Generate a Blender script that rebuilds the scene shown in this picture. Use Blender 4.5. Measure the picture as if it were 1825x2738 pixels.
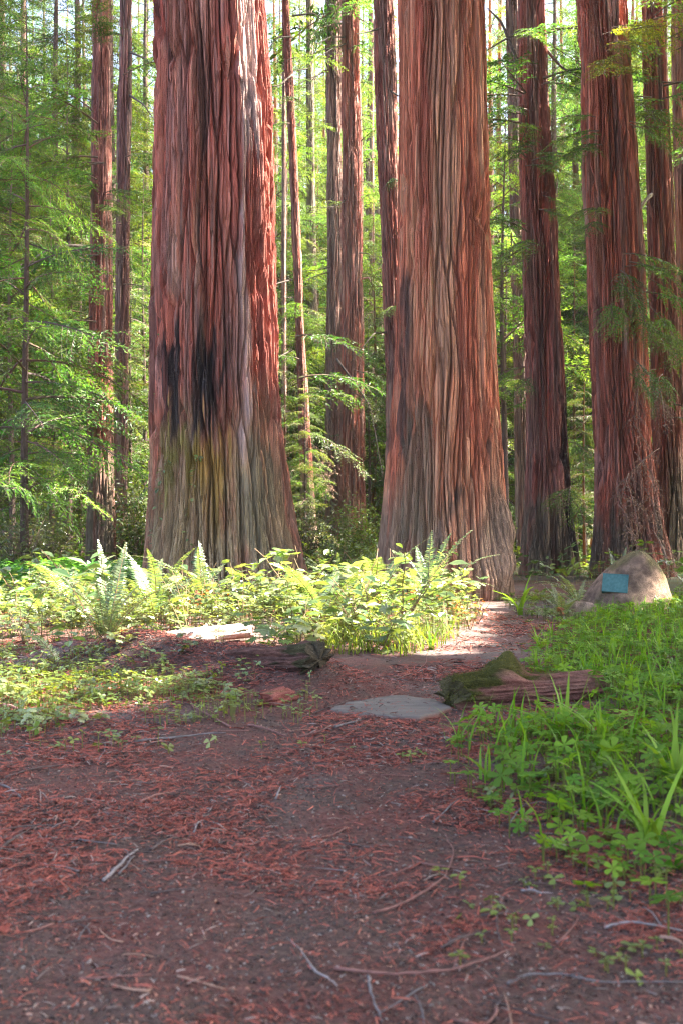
import bpy, math
import numpy as np
from mathutils import Vector, Matrix

for o in list(bpy.data.objects):
    bpy.data.objects.remove(o)
scene = bpy.context.scene
COL = scene.collection
PI = math.pi

# ------------------------------------------------------------------ camera
F = 2662.0            # focal length in photograph pixels (35 mm lens, 36 mm long side)
CX, HY = 912.5, 1430.0  # principal column, horizon row
CAMZ = 1.0
cam_d = bpy.data.cameras.new('camera')
cam = bpy.data.objects.new('camera', cam_d); COL.objects.link(cam)
cam.location = (0, 0, CAMZ); cam.rotation_euler = (PI/2, 0, 0)
cam_d.sensor_fit = 'VERTICAL'; cam_d.sensor_height = 36; cam_d.sensor_width = 24
cam_d.lens = 35; cam_d.shift_y = 61/2738
cam_d.clip_start = 0.05; cam_d.clip_end = 3000
cam_d.dof.use_dof = True; cam_d.dof.focus_distance = 13.0; cam_d.dof.aperture_fstop = 4.2
scene.camera = cam

# ------------------------------------------------------------------ sky, sun, exposure
SUN_AZ = math.radians(79)      # from +Y (away from the camera) towards +X (right)
SUN_EL = math.radians(47)
SV = np.array([math.sin(SUN_AZ)*math.cos(SUN_EL), math.cos(SUN_AZ)*math.cos(SUN_EL), math.sin(SUN_EL)])
world = bpy.data.worlds.new('World'); scene.world = world; world.use_nodes = True
wn = world.node_tree.nodes; wl = world.node_tree.links
bg = wn['Background']
sky = wn.new('ShaderNodeTexSky'); sky.sky_type = 'NISHITA'; sky.sun_disc = False
sky.sun_elevation = SUN_EL; sky.sun_rotation = SUN_AZ
sky.air_density = 0.5; sky.dust_density = 4.0; sky.ozone_density = 0.2
wl.new(sky.outputs[0], bg.inputs[0]); bg.inputs[1].default_value = 0.115
sun_d = bpy.data.lights.new('sun', 'SUN'); sun_d.energy = 5.0; sun_d.angle = math.radians(0.53)
sun_d.color = (1.0, 0.93, 0.82)
sun = bpy.data.objects.new('sun', sun_d); COL.objects.link(sun)
sun.rotation_euler = Vector(SV).to_track_quat('Z', 'Y').to_euler()
scene.view_settings.view_transform = 'Standard'; scene.view_settings.look = 'None'
scene.view_settings.gamma = 1.0; scene.view_settings.use_curve_mapping = False
scene.view_settings.exposure = 3.6
cy = scene.cycles
cy.max_bounces = 6; cy.diffuse_bounces = 4; cy.glossy_bounces = 2; cy.transmission_bounces = 4
cy.transparent_max_bounces = 4; cy.sample_clamp_indirect = 6.0
cy.use_denoising = True; cy.denoising_prefilter = 'NONE'; cy.filter_width = 1.2

# ------------------------------------------------------------------ numpy helpers
def P(px, py, d):
    """A point at distance d seen at pixel (px, py) of the photograph."""
    return np.array([(px-CX)/F*d, d, CAMZ+(HY-py)/F*d])

def _hash(i, j, k, seed):
    n = (i.astype(np.int64)*374761393 + j.astype(np.int64)*668265263 + k.astype(np.int64)*2147483647 + seed*144665) & 0xFFFFFFFF
    n = ((n ^ (n >> 13))*1274126177) & 0xFFFFFFFF
    n = ((n ^ (n >> 16))*2246822519) & 0xFFFFFFFF
    return ((n ^ (n >> 15)) & 0xFFFFFF)/float(0xFFFFFF)

def noise3(x, y, z, seed=0):
    x, y, z = np.broadcast_arrays(np.asarray(x, float), np.asarray(y, float), np.asarray(z, float))
    xi, yi, zi = np.floor(x), np.floor(y), np.floor(z)
    fx, fy, fz = x-xi, y-yi, z-zi
    fx, fy, fz = [t*t*(3-2*t) for t in (fx, fy, fz)]
    r = 0
    for a in (0, 1):
        for b in (0, 1):
            for c in (0, 1):
                r = r + _hash(xi+a, yi+b, zi+c, seed)*(fx if a else 1-fx)*(fy if b else 1-fy)*(fz if c else 1-fz)
    return r

def fbm(x, y, z=0.0, oct=3, seed=0):
    s, a, t = 0, 1, 0
    x, y, z = np.asarray(x, float), np.asarray(y, float), np.asarray(z, float)
    for i in range(oct):
        s = s + a*noise3(x, y, z, seed+i*17); t += a; a *= .5
        x, y, z = x*2.03+7.1, y*2.03+3.7, z*2.03+1.3
    return s/t

def worley(u, v, per, seed):
    """Nearest cells of a jittered grid, wrapping in u: gap to the border and two random numbers of the cell."""
    ui, vi = np.floor(u), np.floor(v); f1 = np.full(u.shape, 9.); f2 = np.full(u.shape, 9.); h = np.zeros(u.shape); g = np.zeros(u.shape)
    for a in (-1, 0, 1):
        for b in (-1, 0, 1):
            ci, cj = np.mod(ui+a, per), vi+b
            px_ = ui+a+.5+.9*(_hash(ci, cj, ci*0, seed)-.5); py_ = vi+b+.5+.9*(_hash(ci, cj, ci*0+1, seed)-.5)
            d = np.hypot(u-px_, v-py_); r1, r2 = _hash(ci, cj, ci*0+2, seed), _hash(ci, cj, ci*0+3, seed)
            nw = d < f1; f2 = np.where(nw, f1, np.minimum(f2, d)); h = np.where(nw, r1, h); g = np.where(nw, r2, g); f1 = np.where(nw, d, f1)
    return f2-f1, h, g

def sstep(a, b, x):
    t = np.clip((x-a)/(b-a), 0, 1); return t*t*(3-2*t)

def norm(v):
    return v/np.maximum(np.linalg.norm(v, axis=-1, keepdims=True), 1e-9)

def frames(xd, nd):
    x = norm(xd); z = norm(nd-(nd*x).sum(-1, keepdims=True)*x); y = np.cross(z, x)
    return np.stack([x, y, z], -1)

class Batch:
    """Collects triangles and quads with point colours; build() links them as one mesh object."""
    def __init__(s): s.v, s.c, s.f, s.m, s.n = [], [], [], [], 0
    def add(s, v, f, c, m=0):
        v = np.asarray(v, float).reshape(-1, 3); f = np.asarray(f, int)
        c = np.asarray(c, float)
        if c.ndim == 1: c = np.tile(c, (len(v), 1))
        s.v.append(v); s.c.append(c); s.f.append(f+s.n); s.m.append(np.full(len(f), m)); s.n += len(v)
    def scatter(s, tv, tf, pos, R, scale, col, m=0):
        n, k = len(pos), len(tv)
        if n == 0: return
        sc = np.asarray(scale, float)
        if sc.ndim == 0: sc = np.full(n, float(sc))
        if sc.ndim == 1: sc = np.repeat(sc[:, None], 3, 1)
        v = (tv[None]*sc[:, None, :])@np.transpose(R, (0, 2, 1))+pos[:, None, :]
        f = (tf[None]+(np.arange(n)*k)[:, None, None]).reshape(-1, tf.shape[1])
        s.add(v.reshape(-1, 3), f, np.repeat(col, k, 0), m)
    def tube(s, pts, rad, sides, col, m=0, cap=True):
        pts = np.asarray(pts, float); rad = np.broadcast_to(np.asarray(rad, float), (len(pts),))
        t = norm(np.gradient(pts, axis=0))
        ref = np.array([0, 0, 1.0]) if abs(t[:, 2]).mean() < .8 else np.array([1.0, 0, 0])
        R = frames(t, np.tile(ref, (len(pts), 1)))
        a = np.arange(sides)/sides*2*PI
        ring = np.cos(a)[None, :, None]*R[:, None, :, 1]+np.sin(a)[None, :, None]*R[:, None, :, 2]
        v = (pts[:, None]+ring*rad[:, None, None]).reshape(-1, 3)
        i = np.arange(len(pts)-1)[:, None]*sides; j = np.arange(sides)[None]; j2 = (j+1) % sides
        f = np.stack([i+j, i+j2, i+sides+j2, i+sides+j], -1).reshape(-1, 4)
        s.add(v, f, col, m)
        if cap:
            e = (len(pts)-1)*sides
            for k in range(1, sides-1):
                s.f.append(np.array([[e, e+k, e+k+1]])+s.n-len(v)); s.m.append(np.array([m]))
                s.f.append(np.array([[0, k+1, k]])+s.n-len(v)); s.m.append(np.array([m]))
    def merge(s, b, M=None, tint=None, mask=None):
        v, c, f = b.arrays()
        if M is not None: v = v@M[:3, :3].T+M[:3, 3]
        if tint is not None: c = c*tint
        for ff, mm in f:
            s.f.append(ff+s.n); s.m.append(mm)
        s.v.append(v); s.c.append(c); s.n += len(v)
    def arrays(s):
        if not hasattr(s, '_a'):
            v = np.concatenate(s.v); c = np.concatenate(s.c)
            t = [(f, m) for f, m in zip(s.f, s.m) if len(f)]
            out = []
            for k in (3, 4):
                g = [(f, m) for f, m in t if f.shape[1] == k]
                if g: out.append((np.concatenate([x[0] for x in g]), np.concatenate([x[1] for x in g])))
            s._a = (v, c, out)
        return s._a
    def mesh(s, name, mats, smooth=False):
        v, c, fl = s.arrays()
        me = bpy.data.meshes.new(name)
        me.vertices.add(len(v)); me.vertices.foreach_set('co', v.astype(np.float32).ravel())
        idx = np.concatenate([f.ravel() for f, m in fl]); tot = np.concatenate([np.full(len(f), f.shape[1]) for f, m in fl])
        mi = np.concatenate([m for f, m in fl])
        me.loops.add(len(idx)); me.loops.foreach_set('vertex_index', idx.astype(np.int32))
        me.polygons.add(len(tot))
        st = np.concatenate([[0], np.cumsum(tot)[:-1]])
        me.polygons.foreach_set('loop_start', st.astype(np.int32)); me.polygons.foreach_set('loop_total', tot.astype(np.int32))
        me.polygons.foreach_set('material_index', mi.astype(np.int32))
        me.polygons.foreach_set('use_smooth', np.full(len(tot), smooth))
        me.update(calc_edges=True)
        a = me.color_attributes.new('Col', 'FLOAT_COLOR', 'POINT')
        a.data.foreach_set('color', np.concatenate([c, np.ones((len(c), 1))], 1).astype(np.float32).ravel())
        for m in (mats if isinstance(mats, (list, tuple)) else [mats]): me.materials.append(m)
        return me
    def build(s, name, mats, parent=None, smooth=False):
        return link(name, s.mesh(name, mats, smooth), parent)

def link(name, me, parent=None):
    o = bpy.data.objects.new(name, me); COL.objects.link(o)
    if parent is not None: o.parent = parent
    return o
def tag(o, label=None, cat=None, group=None, kind=None):
    if label: o['label'] = label
    if cat: o['category'] = cat
    if group: o['group'] = group
    if kind: o['kind'] = kind
    return o
def thing(name, label, cat, loc=(0, 0, 0), rz=0.0, group=None, scale=1.0):
    o = bpy.data.objects.new(name, None); COL.objects.link(o)
    o.location = tuple(loc); o.rotation_euler = (0, 0, rz); o.empty_display_size = .2
    o.scale = (scale,)*3 if np.isscalar(scale) else tuple(scale)
    return tag(o, label, cat, group)

def rotz(a):
    c, s_ = math.cos(a), math.sin(a); return np.array([[c, -s_, 0], [s_, c, 0], [0, 0, 1.0]])
def roty(a):
    c, s_ = math.cos(a), math.sin(a); return np.array([[c, 0, s_], [0, 1, 0], [-s_, 0, c]])
def rotx(a):
    c, s_ = math.cos(a), math.sin(a); return np.array([[1, 0, 0], [0, c, -s_], [0, s_, c]])
def xf(R, t, s=1.0):
    M = np.eye(4); M[:3, :3] = R*s; M[:3, 3] = t; return M

# ------------------------------------------------------------------ materials
def newmat(name):
    m = bpy.data.materials.new(name); m.use_nodes = True
    nt = m.node_tree; return m, nt, nt.nodes, nt.links, nt.nodes['Principled BSDF']
def mapping(N, L, scale):
    tc = N.new('ShaderNodeTexCoord'); mp = N.new('ShaderNodeMapping'); mp.inputs['Scale'].default_value = scale
    L.new(tc.outputs['Object'], mp.inputs[0]); return mp.outputs[0]
def noise_node(N, L, vec, scale, detail=4, rough=.55):
    n = N.new('ShaderNodeTexNoise'); n.inputs['Scale'].default_value = scale; n.inputs['Detail'].default_value = detail
    n.inputs['Roughness'].default_value = rough; L.new(vec, n.inputs['Vector']); return n.outputs[0]
def maprange(N, L, v, a, b, c, d):
    n = N.new('ShaderNodeMapRange'); L.new(v, n.inputs[0])
    for i, t in enumerate((a, b, c, d)): n.inputs[i+1].default_value = t
    return n.outputs[0]
def mul_col(N, L, col, fac):
    n = N.new('ShaderNodeVectorMath'); n.operation = 'SCALE'; L.new(col, n.inputs[0]); L.new(fac, n.inputs['Scale']); return n.outputs[0]

def attr_mat(name, scale=(10, 10, 10), nscale=1.0, lo=.7, hi=1.3, bump=.4, dist=.02, rough=.9, spec=.15, second=None):
    """Colour from the mesh's own pigment attribute, varied by grain noise, with fine relief."""
    m, nt, N, L, B = newmat(name)
    at = N.new('ShaderNodeAttribute'); at.attribute_name = 'Col'
    v = mapping(N, L, scale); n = noise_node(N, L, v, nscale, 6, .65)
    c = mul_col(N, L, at.outputs['Color'], maprange(N, L, n, .3, .7, lo, hi))
    L.new(c, B.inputs['Base Color']); B.inputs['Roughness'].default_value = rough
    B.inputs['Specular IOR Level'].default_value = spec
    if bump:
        bp = N.new('ShaderNodeBump'); bp.inputs['Strength'].default_value = bump; bp.inputs['Distance'].default_value = dist
        h = n
        if second:
            n2 = noise_node(N, L, mapping(N, L, second), 1.0, 5, .7)
            ad = N.new('ShaderNodeMath'); ad.operation = 'ADD'; L.new(n, ad.inputs[0]); L.new(n2, ad.inputs[1]); h = ad.outputs[0]
        L.new(h, bp.inputs['Height']); L.new(bp.outputs[0], B.inputs['Normal'])
    return m

def leaf_mat(name, trans=.45, rough=.45, spec=.35, tcol=(1.25, 1.15, .45), vary=.35, hue1=.515):
    m, nt, N, L, B = newmat(name)
    at = N.new('ShaderNodeAttribute'); at.attribute_name = 'Col'
    oi = N.new('ShaderNodeObjectInfo')
    hs = N.new('ShaderNodeHueSaturation'); L.new(at.outputs['Color'], hs.inputs['Color'])
    L.new(maprange(N, L, oi.outputs['Random'], 0, 1, .485, hue1), hs.inputs['Hue'])
    r2 = N.new('ShaderNodeMath'); r2.operation = 'FRACT'; r3 = N.new('ShaderNodeMath'); r3.operation = 'MULTIPLY'; r3.inputs[1].default_value = 7.31
    L.new(oi.outputs['Random'], r3.inputs[0]); L.new(r3.outputs[0], r2.inputs[0])
    L.new(maprange(N, L, r2.outputs[0], 0, 1, 1-vary, 1+vary), hs.inputs['Value'])
    L.new(hs.outputs[0], B.inputs['Base Color'])
    B.inputs['Roughness'].default_value = rough; B.inputs['Specular IOR Level'].default_value = spec
    tr = N.new('ShaderNodeBsdfTranslucent')
    mt = N.new('ShaderNodeVectorMath'); mt.operation = 'MULTIPLY'; L.new(hs.outputs[0], mt.inputs[0]); mt.inputs[1].default_value = tcol
    L.new(mt.outputs[0], tr.inputs[0])
    mx = N.new('ShaderNodeMixShader'); mx.inputs[0].default_value = trans
    L.new(B.outputs[0], mx.inputs[1]); L.new(tr.outputs[0], mx.inputs[2])
    L.new(mx.outputs[0], N['Material Output'].inputs['Surface'])
    return m

M_BARK = attr_mat('redwood_bark', (26, 26, .9), 1.0, .5, 1.42, 1.0, .10, .92, .12, second=(70, 70, 2.6))
M_WOOD = attr_mat('dead_wood', (30, 30, 30), 1.0, .7, 1.3, .5, .01, .85, .2)
M_TWIG = attr_mat('twig_bark', (25, 25, 25), 1.0, .7, 1.3, 0, .01, .85, .2)
M_LITTER = attr_mat('needle_litter', (9, 9, 9), 1.0, .75, 1.25, 0, .01, .8, .2)
M_LEAF = leaf_mat('conifer_needles', .48, .45, .4, (1.05, 1.25, .5), .42, .55)
M_LEAF_BACKLIT = leaf_mat('conifer_needles_backlit_tint', .6, .45, .4, (2.0, 1.45, .3))  # same needles with golden backlight put into their colour
M_BROAD = leaf_mat('broad_leaf', .42, .33, .9, (1.45, 1.35, .4), .4)
M_FERN = leaf_mat('fern_leaf', .42, .33, .9, (1.45, 1.35, .4), .3)
M_GRASS = leaf_mat('grass_leaf', .45, .5, .22, (1.4, 1.3, .4), .1)
M_ROCK = attr_mat('granite', (16, 16, 16), 1.0, .6, 1.35, .9, .05, .9, .2, second=(70, 70, 70))
M_SLAB = attr_mat('weathered_slab', (5, 22, 22), 1.0, .72, 1.22, .6, .012, .9, .15, second=(18, 90, 60))
M_MOSSY = attr_mat('rotten_wood', (14, 14, 40), 1.0, .6, 1.35, .9, .03, .95, .1, second=(60, 60, 90))

def ground_mat():
    m, nt, N, L, B = newmat('forest_floor')
    at = N.new('ShaderNodeAttribute'); at.attribute_name = 'Col'
    v = mapping(N, L, (1, 1, 1))
    n1 = noise_node(N, L, v, 2.2, 6, .7); n2 = noise_node(N, L, v, 45, 5, .7)
    red = N.new('ShaderNodeMix'); red.data_type = 'RGBA'
    L.new(maprange(N, L, n1, .42, .62, 0, 1), red.inputs[0])
    L.new(at.outputs['Color'], red.inputs[6])
    mm = N.new('ShaderNodeVectorMath'); mm.operation = 'MULTIPLY'; L.new(at.outputs['Color'], mm.inputs[0]); mm.inputs[1].default_value = (1.35, .88, .86)
    L.new(mm.outputs[0], red.inputs[7])
    c = mul_col(N, L, red.outputs[2], maprange(N, L, n2, .3, .7, .55, 1.45))
    L.new(c, B.inputs['Base Color']); B.inputs['Roughness'].default_value = .95; B.inputs['Specular IOR Level'].default_value = .1
    bp = N.new('ShaderNodeBump'); bp.inputs['Strength'].default_value = .8; bp.inputs['Distance'].default_value = .02
    L.new(n2, bp.inputs['Height']); L.new(bp.outputs[0], B.inputs['Normal'])
    return m
M_GROUND = ground_mat()

# ------------------------------------------------------------------ terrain
BX = np.array([0, 2.2, 2.6, 3.2, 4.0, 5.0, 5.7, 8.6, 9.9, 12, 16, 30, 80.]); BV = np.array([1.0, .62, .60, .54, .38, .52, .8, 1.6, 1.95, 2.8, 3.6, 7, 20.])
def band_edge(y): return np.interp(y, [8, 8.6, 9.9, 11, 12.2, 15], [.45, .72, 1.25, 1.5, 1.7, 1.9])
def bank_edge(y): return np.interp(y, BX, BV)
MA, MB_ = np.array([-2.1, 7.9]), np.array([-.2, 6.5])   # the litter-covered hump left of the path
def hgt(x, y):
    x, y = np.broadcast_arrays(np.asarray(x, float), np.asarray(y, float))
    e = x-bank_edge(y)
    h = .08*sstep(-.1, 1.6, e)*(1-.6*sstep(13, 22, y))*sstep(1.0, 4.0, y+.5)
    d = MB_-MA; t = np.clip(((x-MA[0])*d[0]+(y-MA[1])*d[1])/(d@d), 0, 1)
    q = np.hypot(x-MA[0]-t*d[0], y-MA[1]-t*d[1])
    h = h+.25*np.exp(-(q/.36)**2)*(.75+.5*noise3(x*2, y*2, 0, 5))
    h = h+.10*sstep(8.2, 10.5, y)*sstep(1.6, .4, x)*(1-sstep(16, 22, y))
    h = h+.06*(fbm(x*.9, y*.9, 0, 3, 3)-.5)+.035*(fbm(x*5, y*5, 0, 3, 9)-.5)*np.exp(-np.maximum(y-6, 0)/10)
    h = h+.5*(fbm(x*.06, y*.06, 0, 2, 21)-.5)*sstep(18, 50, y)
    h = h+ (np.maximum(y-70, 0)*.10)*(1-.3*sstep(100, 400, y))
    return h

def hump(x, y):
    d = MB_-MA; t = np.clip(((x-MA[0])*d[0]+(y-MA[1])*d[1])/(d@d), 0, 1); return np.hypot(x-MA[0]-t*d[0], y-MA[1]-t*d[1])

def ax(lo, hi, n, dense, c):
    t = np.linspace(-1, 1, n); s = np.sinh(t*dense)/np.sinh(dense)
    return np.where(s < 0, c+s*(c-lo), c+s*(hi-c))
gx = ax(-420, 420, 230, 7.5, 0.0); gy = np.concatenate([ax(-30, 40, 230, 4.0, 4.0), np.geomspace(41, 700, 50)])
GX, GY = np.meshgrid(gx, gy)
GZ = hgt(GX, GY)
ny, nx = GX.shape
idx = np.arange(nx*ny).reshape(ny, nx)
gf = np.stack([idx[:-1, :-1], idx[:-1, 1:], idx[1:, 1:], idx[1:, :-1]], -1).reshape(-1, 4)
soil = np.array([.085, .055, .044]); loam = np.array([.112, .096, .087]); green = np.array([.05, .085, .02])
k = fbm(GX*.7, GY*.7, 0, 3, 31)
gc = soil[None]*(1-sstep(.4, .65, k))[..., None].reshape(ny, nx, 1)+loam*sstep(.4, .65, k)[..., None]
gm = (sstep(0.2, 1.0, GX-bank_edge(GY))*.55+.75*sstep(18, 30, GY))*(.4+.6*sstep(.35, .6, fbm(GX*.5, GY*.5, 3, 3, 8)))
gm = np.clip(gm, 0, 1)[..., None]
gc = gc*(1-gm)+green*gm
b = Batch(); b.add(np.stack([GX, GY, GZ], -1).reshape(-1, 3), gf, gc.reshape(-1, 3))
ground = b.build('ground', M_GROUND, smooth=True); tag(ground, 'forest floor of dark soil under red needle litter', 'ground', kind='structure')

def gpt(px, py):
    """Point of the ground seen at a pixel (march along the ray)."""
    d = np.geomspace(1.5, 60, 900)
    x = (px-CX)/F*d; z = CAMZ+(HY-py)/F*d
    g = hgt(x, d); i = np.argmax(z <= g) if (z <= g).any() else len(d)-1
    return np.array([x[i], d[i], g[i]])

# ------------------------------------------------------------------ trunks
def trunk(name, label, d, rows, style, nseg, nrow, zdense, ztop, seed, depth=.05, buttress=.10, marks=(), group=None, lumps=(), folds=(), bright=1.2):
    """A trunk traced by its two edges (row, left, right in photograph pixels) at distance d."""
    rows = np.array(rows, float)
    z = CAMZ+(HY-rows[:, 0])/F*d; cx = ((rows[:, 1]+rows[:, 2])/2-CX)/F*d; r = (rows[:, 2]-rows[:, 1])/2/F*d
    o = np.argsort(z); z, cx, r = z[o], cx[o], r[o]
    base = np.array([cx[0], d, hgt(cx[0], d)])
    zs = np.concatenate([np.linspace(-.35, zdense, nrow), np.linspace(zdense, ztop, 14)[1:]])+base[2]
    # upward extension keeps leaning and tapering
    slope_c = (cx[-1]-cx[0])/(z[-1]-z[0]); 
    ze = np.append(z, max(ztop, z[-1]+1)); ce = np.append(cx, cx[-1]+slope_c*.6*(ze[-1]-z[-1])); re = np.append(r, max(.08, r[-1]*(.18 if ztop > 20 else .3)))
    zq = np.linspace(ze[0], ze[-1], 400)
    def smooth(vals):
        q = np.interp(zq, ze, vals); kk = np.ones(15)/15
        return np.convolve(np.pad(q, 7, mode='edge'), kk, 'valid')
    C = np.interp(zs, zq, smooth(ce)); Rr = np.interp(zs, zq, smooth(re))
    th = np.arange(nseg)/nseg*2*PI
    TH, ZZ = np.meshgrid(th, zs); RR = np.repeat(Rr[:, None], nseg, 1)
    ux, uy = np.cos(TH), np.sin(TH); X0, Y0 = ux*RR, uy*RR
    R0 = r.max()
    fl = np.exp(-np.maximum(ZZ-base[2], 0)/(R0*1.5+.3))
    # buttress folds near the ground
    bf = noise3(ux*2.2+5, uy*2.2, ZZ*.18, seed)-.5+.6*(noise3(ux*4.5, uy*4.5+9, ZZ*.3, seed+1)-.5)
    disp = R0*buttress*bf*(.35+1.5*fl)
    # fibrous bark: long lens-shaped plates in two sizes, split by steep furrows
    big = R0 > .45
    n1 = max(12, int(round(2*PI*R0/(.21 if big else .10)))); n2 = max(24, int(round(2*PI*R0/(.075 if big else .04))))
    tt = TH/(2*PI); q1 = noise3(ux*R0*1.7, uy*R0*1.7, ZZ*.55, seed+2)-.5; q2 = noise3(ux*R0*5, uy*R0*5, ZZ*1.1, seed+3)-.5
    e1, h1, g1 = worley(tt*n1+1.1*q1+.35*q2, ZZ/(2.9 if big else 1.8)+.8*q1, n1, seed+4)
    e2, h2, g2 = worley(tt*n2+2.0*q1+.8*q2, ZZ/.85+1.5*q2, n2, seed+5)
    fine = noise3(X0*60, Y0*60, ZZ*3.0, seed+6)
    fw = .10+.26*noise3(X0*2.5, Y0*2.5, ZZ*.5, seed+7)
    disp = disp-depth*(2.4*(1-sstep(0, fw, e1))+.7*(1-sstep(.02, .25, e2)))+depth*(1.3*(h1-.5)+.6*(h2-.5)+.35*(fine-.5))+.9*depth*q1
    for (t0, t1, amp, wd) in folds:          # a long vertical fold; its direction drifts from foot to top
        tc_ = t0+(t1-t0)*np.clip((ZZ-base[2])/zdense, 0, 1)+.10*(noise3(ZZ*.8, 0, 0, seed+19)-.5)
        disp = disp+amp*np.exp(-np.abs(np.angle(np.exp(1j*(TH-tc_))))/wd)
    for (lp, lw, amp, lth, lthw) in lumps:   # burls: height, height spread, size, direction, spread
        w = np.exp(-((ZZ-base[2]-lp)/lw)**2)*np.exp(-(np.angle(np.exp(1j*(TH-lth)))/lthw)**2)
        disp = disp+amp*w*(.4+1.2*fbm(X0*3.2, Y0*3.2, ZZ*3.2, 3, seed+9))
    V = np.stack([C[:, None]-base[0]+ux*(RR+disp), uy*(RR+disp), ZZ-base[2]], -1)
    # pigment
    s1 = fbm(X0*3.5+3, Y0*3.5, ZZ*.22, 3, seed+11); s2 = fbm(X0*12, Y0*12, ZZ*.5, 2, seed+12); s3 = fbm(X0*1.1, Y0*1.1, ZZ*.35, 2, seed+13)
    def lerp(p, q, t): return p*(1-t[..., None])+q*t[..., None]
    red, brown, grey, pale = [np.array(q) for q in style[:4]]
    col = lerp(red[None, None], brown, np.clip(.6*sstep(.38, .62, s1)+.9*(h1-.5)*(g2-.2)+.2, 0, 1)); col = lerp(col, grey, .75*sstep(.5, .68, s2)); col = lerp(col, pale, .6*sstep(.55, .72, s3)*sstep(.4, .6, s2))
    s4 = fbm(X0*42, Y0*42, ZZ*.7, 2, seed+14); s5 = fbm(X0*24, Y0*24, ZZ*.35, 2, seed+18)
    col = col*(.7+.6*sstep(.32, .68, s4))[..., None]*(.72+.56*g1)[..., None]*(.75+.5*g2)[..., None]
    lowh, lowc = style[4], np.array(style[5])
    col = lerp(col, lowc, np.clip(.85*sstep(lowh, lowh*.35, ZZ-base[2]+1.2*(s3-.5)*lowh)*(.45+.9*sstep(.35, .6, s1)), 0, 1))
    for (z0, z1, u0, u1, mc, am) in marks:    # stains and a painted sun strip on the visible face: heights, edges in units of the radius
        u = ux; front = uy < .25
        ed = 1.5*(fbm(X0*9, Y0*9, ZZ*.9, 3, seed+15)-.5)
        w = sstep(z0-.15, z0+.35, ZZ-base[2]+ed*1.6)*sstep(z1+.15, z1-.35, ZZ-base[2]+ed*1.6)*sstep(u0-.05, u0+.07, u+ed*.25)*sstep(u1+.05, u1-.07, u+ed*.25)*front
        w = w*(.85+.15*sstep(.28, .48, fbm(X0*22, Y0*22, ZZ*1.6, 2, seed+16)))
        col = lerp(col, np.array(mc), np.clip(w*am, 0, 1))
    col = np.clip(col*bright, 0, .8)
    nr = len(zs); ii = np.arange(nr*nseg).reshape(nr, nseg); jj = np.roll(ii, -1, 1)
    f = np.stack([ii[:-1], jj[:-1], jj[1:], ii[1:]], -1).reshape(-1, 4)
    root = thing(name, label, 'tree', base, group=group)
    b = Batch(); b.add(V.reshape(-1, 3), f, col.reshape(-1, 3)); b.build('trunk', M_BARK, root, smooth=R0 < .45)
    root['r0'] = float(R0)
    return root

RED = (.38, .105, .072); BRN = (.37, .17, .115); GRY = (.29, .155, .125); PAL = (.40, .25, .19); OLV = (.23, .185, .085)
BLK = (.035, .033, .033)
ST_A = [RED, BRN, GRY, PAL, 3.4, (.42, .285, .16)]
ST_B = [(.44, .13, .075), (.46, .195, .11), (.42, .215, .135), (.52, .29, .185), 2.2, (.31, .20, .135)]
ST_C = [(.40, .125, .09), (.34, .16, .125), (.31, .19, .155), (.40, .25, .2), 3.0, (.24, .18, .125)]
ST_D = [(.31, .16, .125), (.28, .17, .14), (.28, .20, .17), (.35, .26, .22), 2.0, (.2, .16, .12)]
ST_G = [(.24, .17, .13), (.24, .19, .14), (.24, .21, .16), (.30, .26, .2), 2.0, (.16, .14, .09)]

TREES = {}
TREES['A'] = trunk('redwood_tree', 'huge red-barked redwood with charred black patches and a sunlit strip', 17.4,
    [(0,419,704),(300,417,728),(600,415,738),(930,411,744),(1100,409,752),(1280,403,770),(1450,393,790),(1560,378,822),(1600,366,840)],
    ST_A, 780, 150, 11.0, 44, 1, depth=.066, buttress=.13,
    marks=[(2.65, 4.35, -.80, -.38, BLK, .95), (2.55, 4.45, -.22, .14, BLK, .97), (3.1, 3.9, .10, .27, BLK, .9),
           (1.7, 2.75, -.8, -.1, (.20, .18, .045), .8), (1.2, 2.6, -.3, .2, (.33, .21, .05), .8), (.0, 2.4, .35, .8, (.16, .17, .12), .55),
           (3.4, 10.6, .52, 1.2, (.33, .085, .066), .6), (2.6, 8.0, .43, .54, (.56, .40, .35), .9), (7.2, 11, .45, .85, (.5, .38, .345), .85), (.3, 1.6, -.9, .6, (.24, .2, .11), .45)],  # the two pale marks paint the bright sun strip into the bark colour
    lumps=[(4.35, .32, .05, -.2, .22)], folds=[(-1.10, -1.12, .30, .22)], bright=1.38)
TREES['B'] = trunk('redwood_tree', 'huge smooth-barked redwood right of centre with gnarled burl at its foot', 16.2,
    [(0,1065,1294),(300,1065,1302),(600,1058,1312),(930,1053,1326),(1100,1048,1336),(1280,1037,1350),(1400,1028,1356),(1500,1020,1366),(1594,1002,1384)],
    ST_B, 780, 150, 10.6, 44, 2, depth=.036, buttress=.12,
    marks=[(2.2, 5.2, -.97, -.72, (.07, .06, .055), .8), (.9, 3.0, -.8, -.35, (.15, .13, .09), .7), (1.0, 1.9, -.15, .12, (.07, .06, .05), .8),
           (4.8, 10, -.62, -.42, (.36, .09, .06), .6), (2.6, 6.0, .1, .45, (.40, .11, .07), .55), (3, 10.5, -.3, .15, (.46, .27, .18), .5), (1.2, 2.4, .62, .8, BLK, .6)],
    lumps=[(1.15, .32, .30, -.62, .16), (.55, .3, .2, -.75, .18), (.3, .35, .10, -1.0, .3), (.9, .25, .12, -1.7, .12)], bright=1.38)
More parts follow.
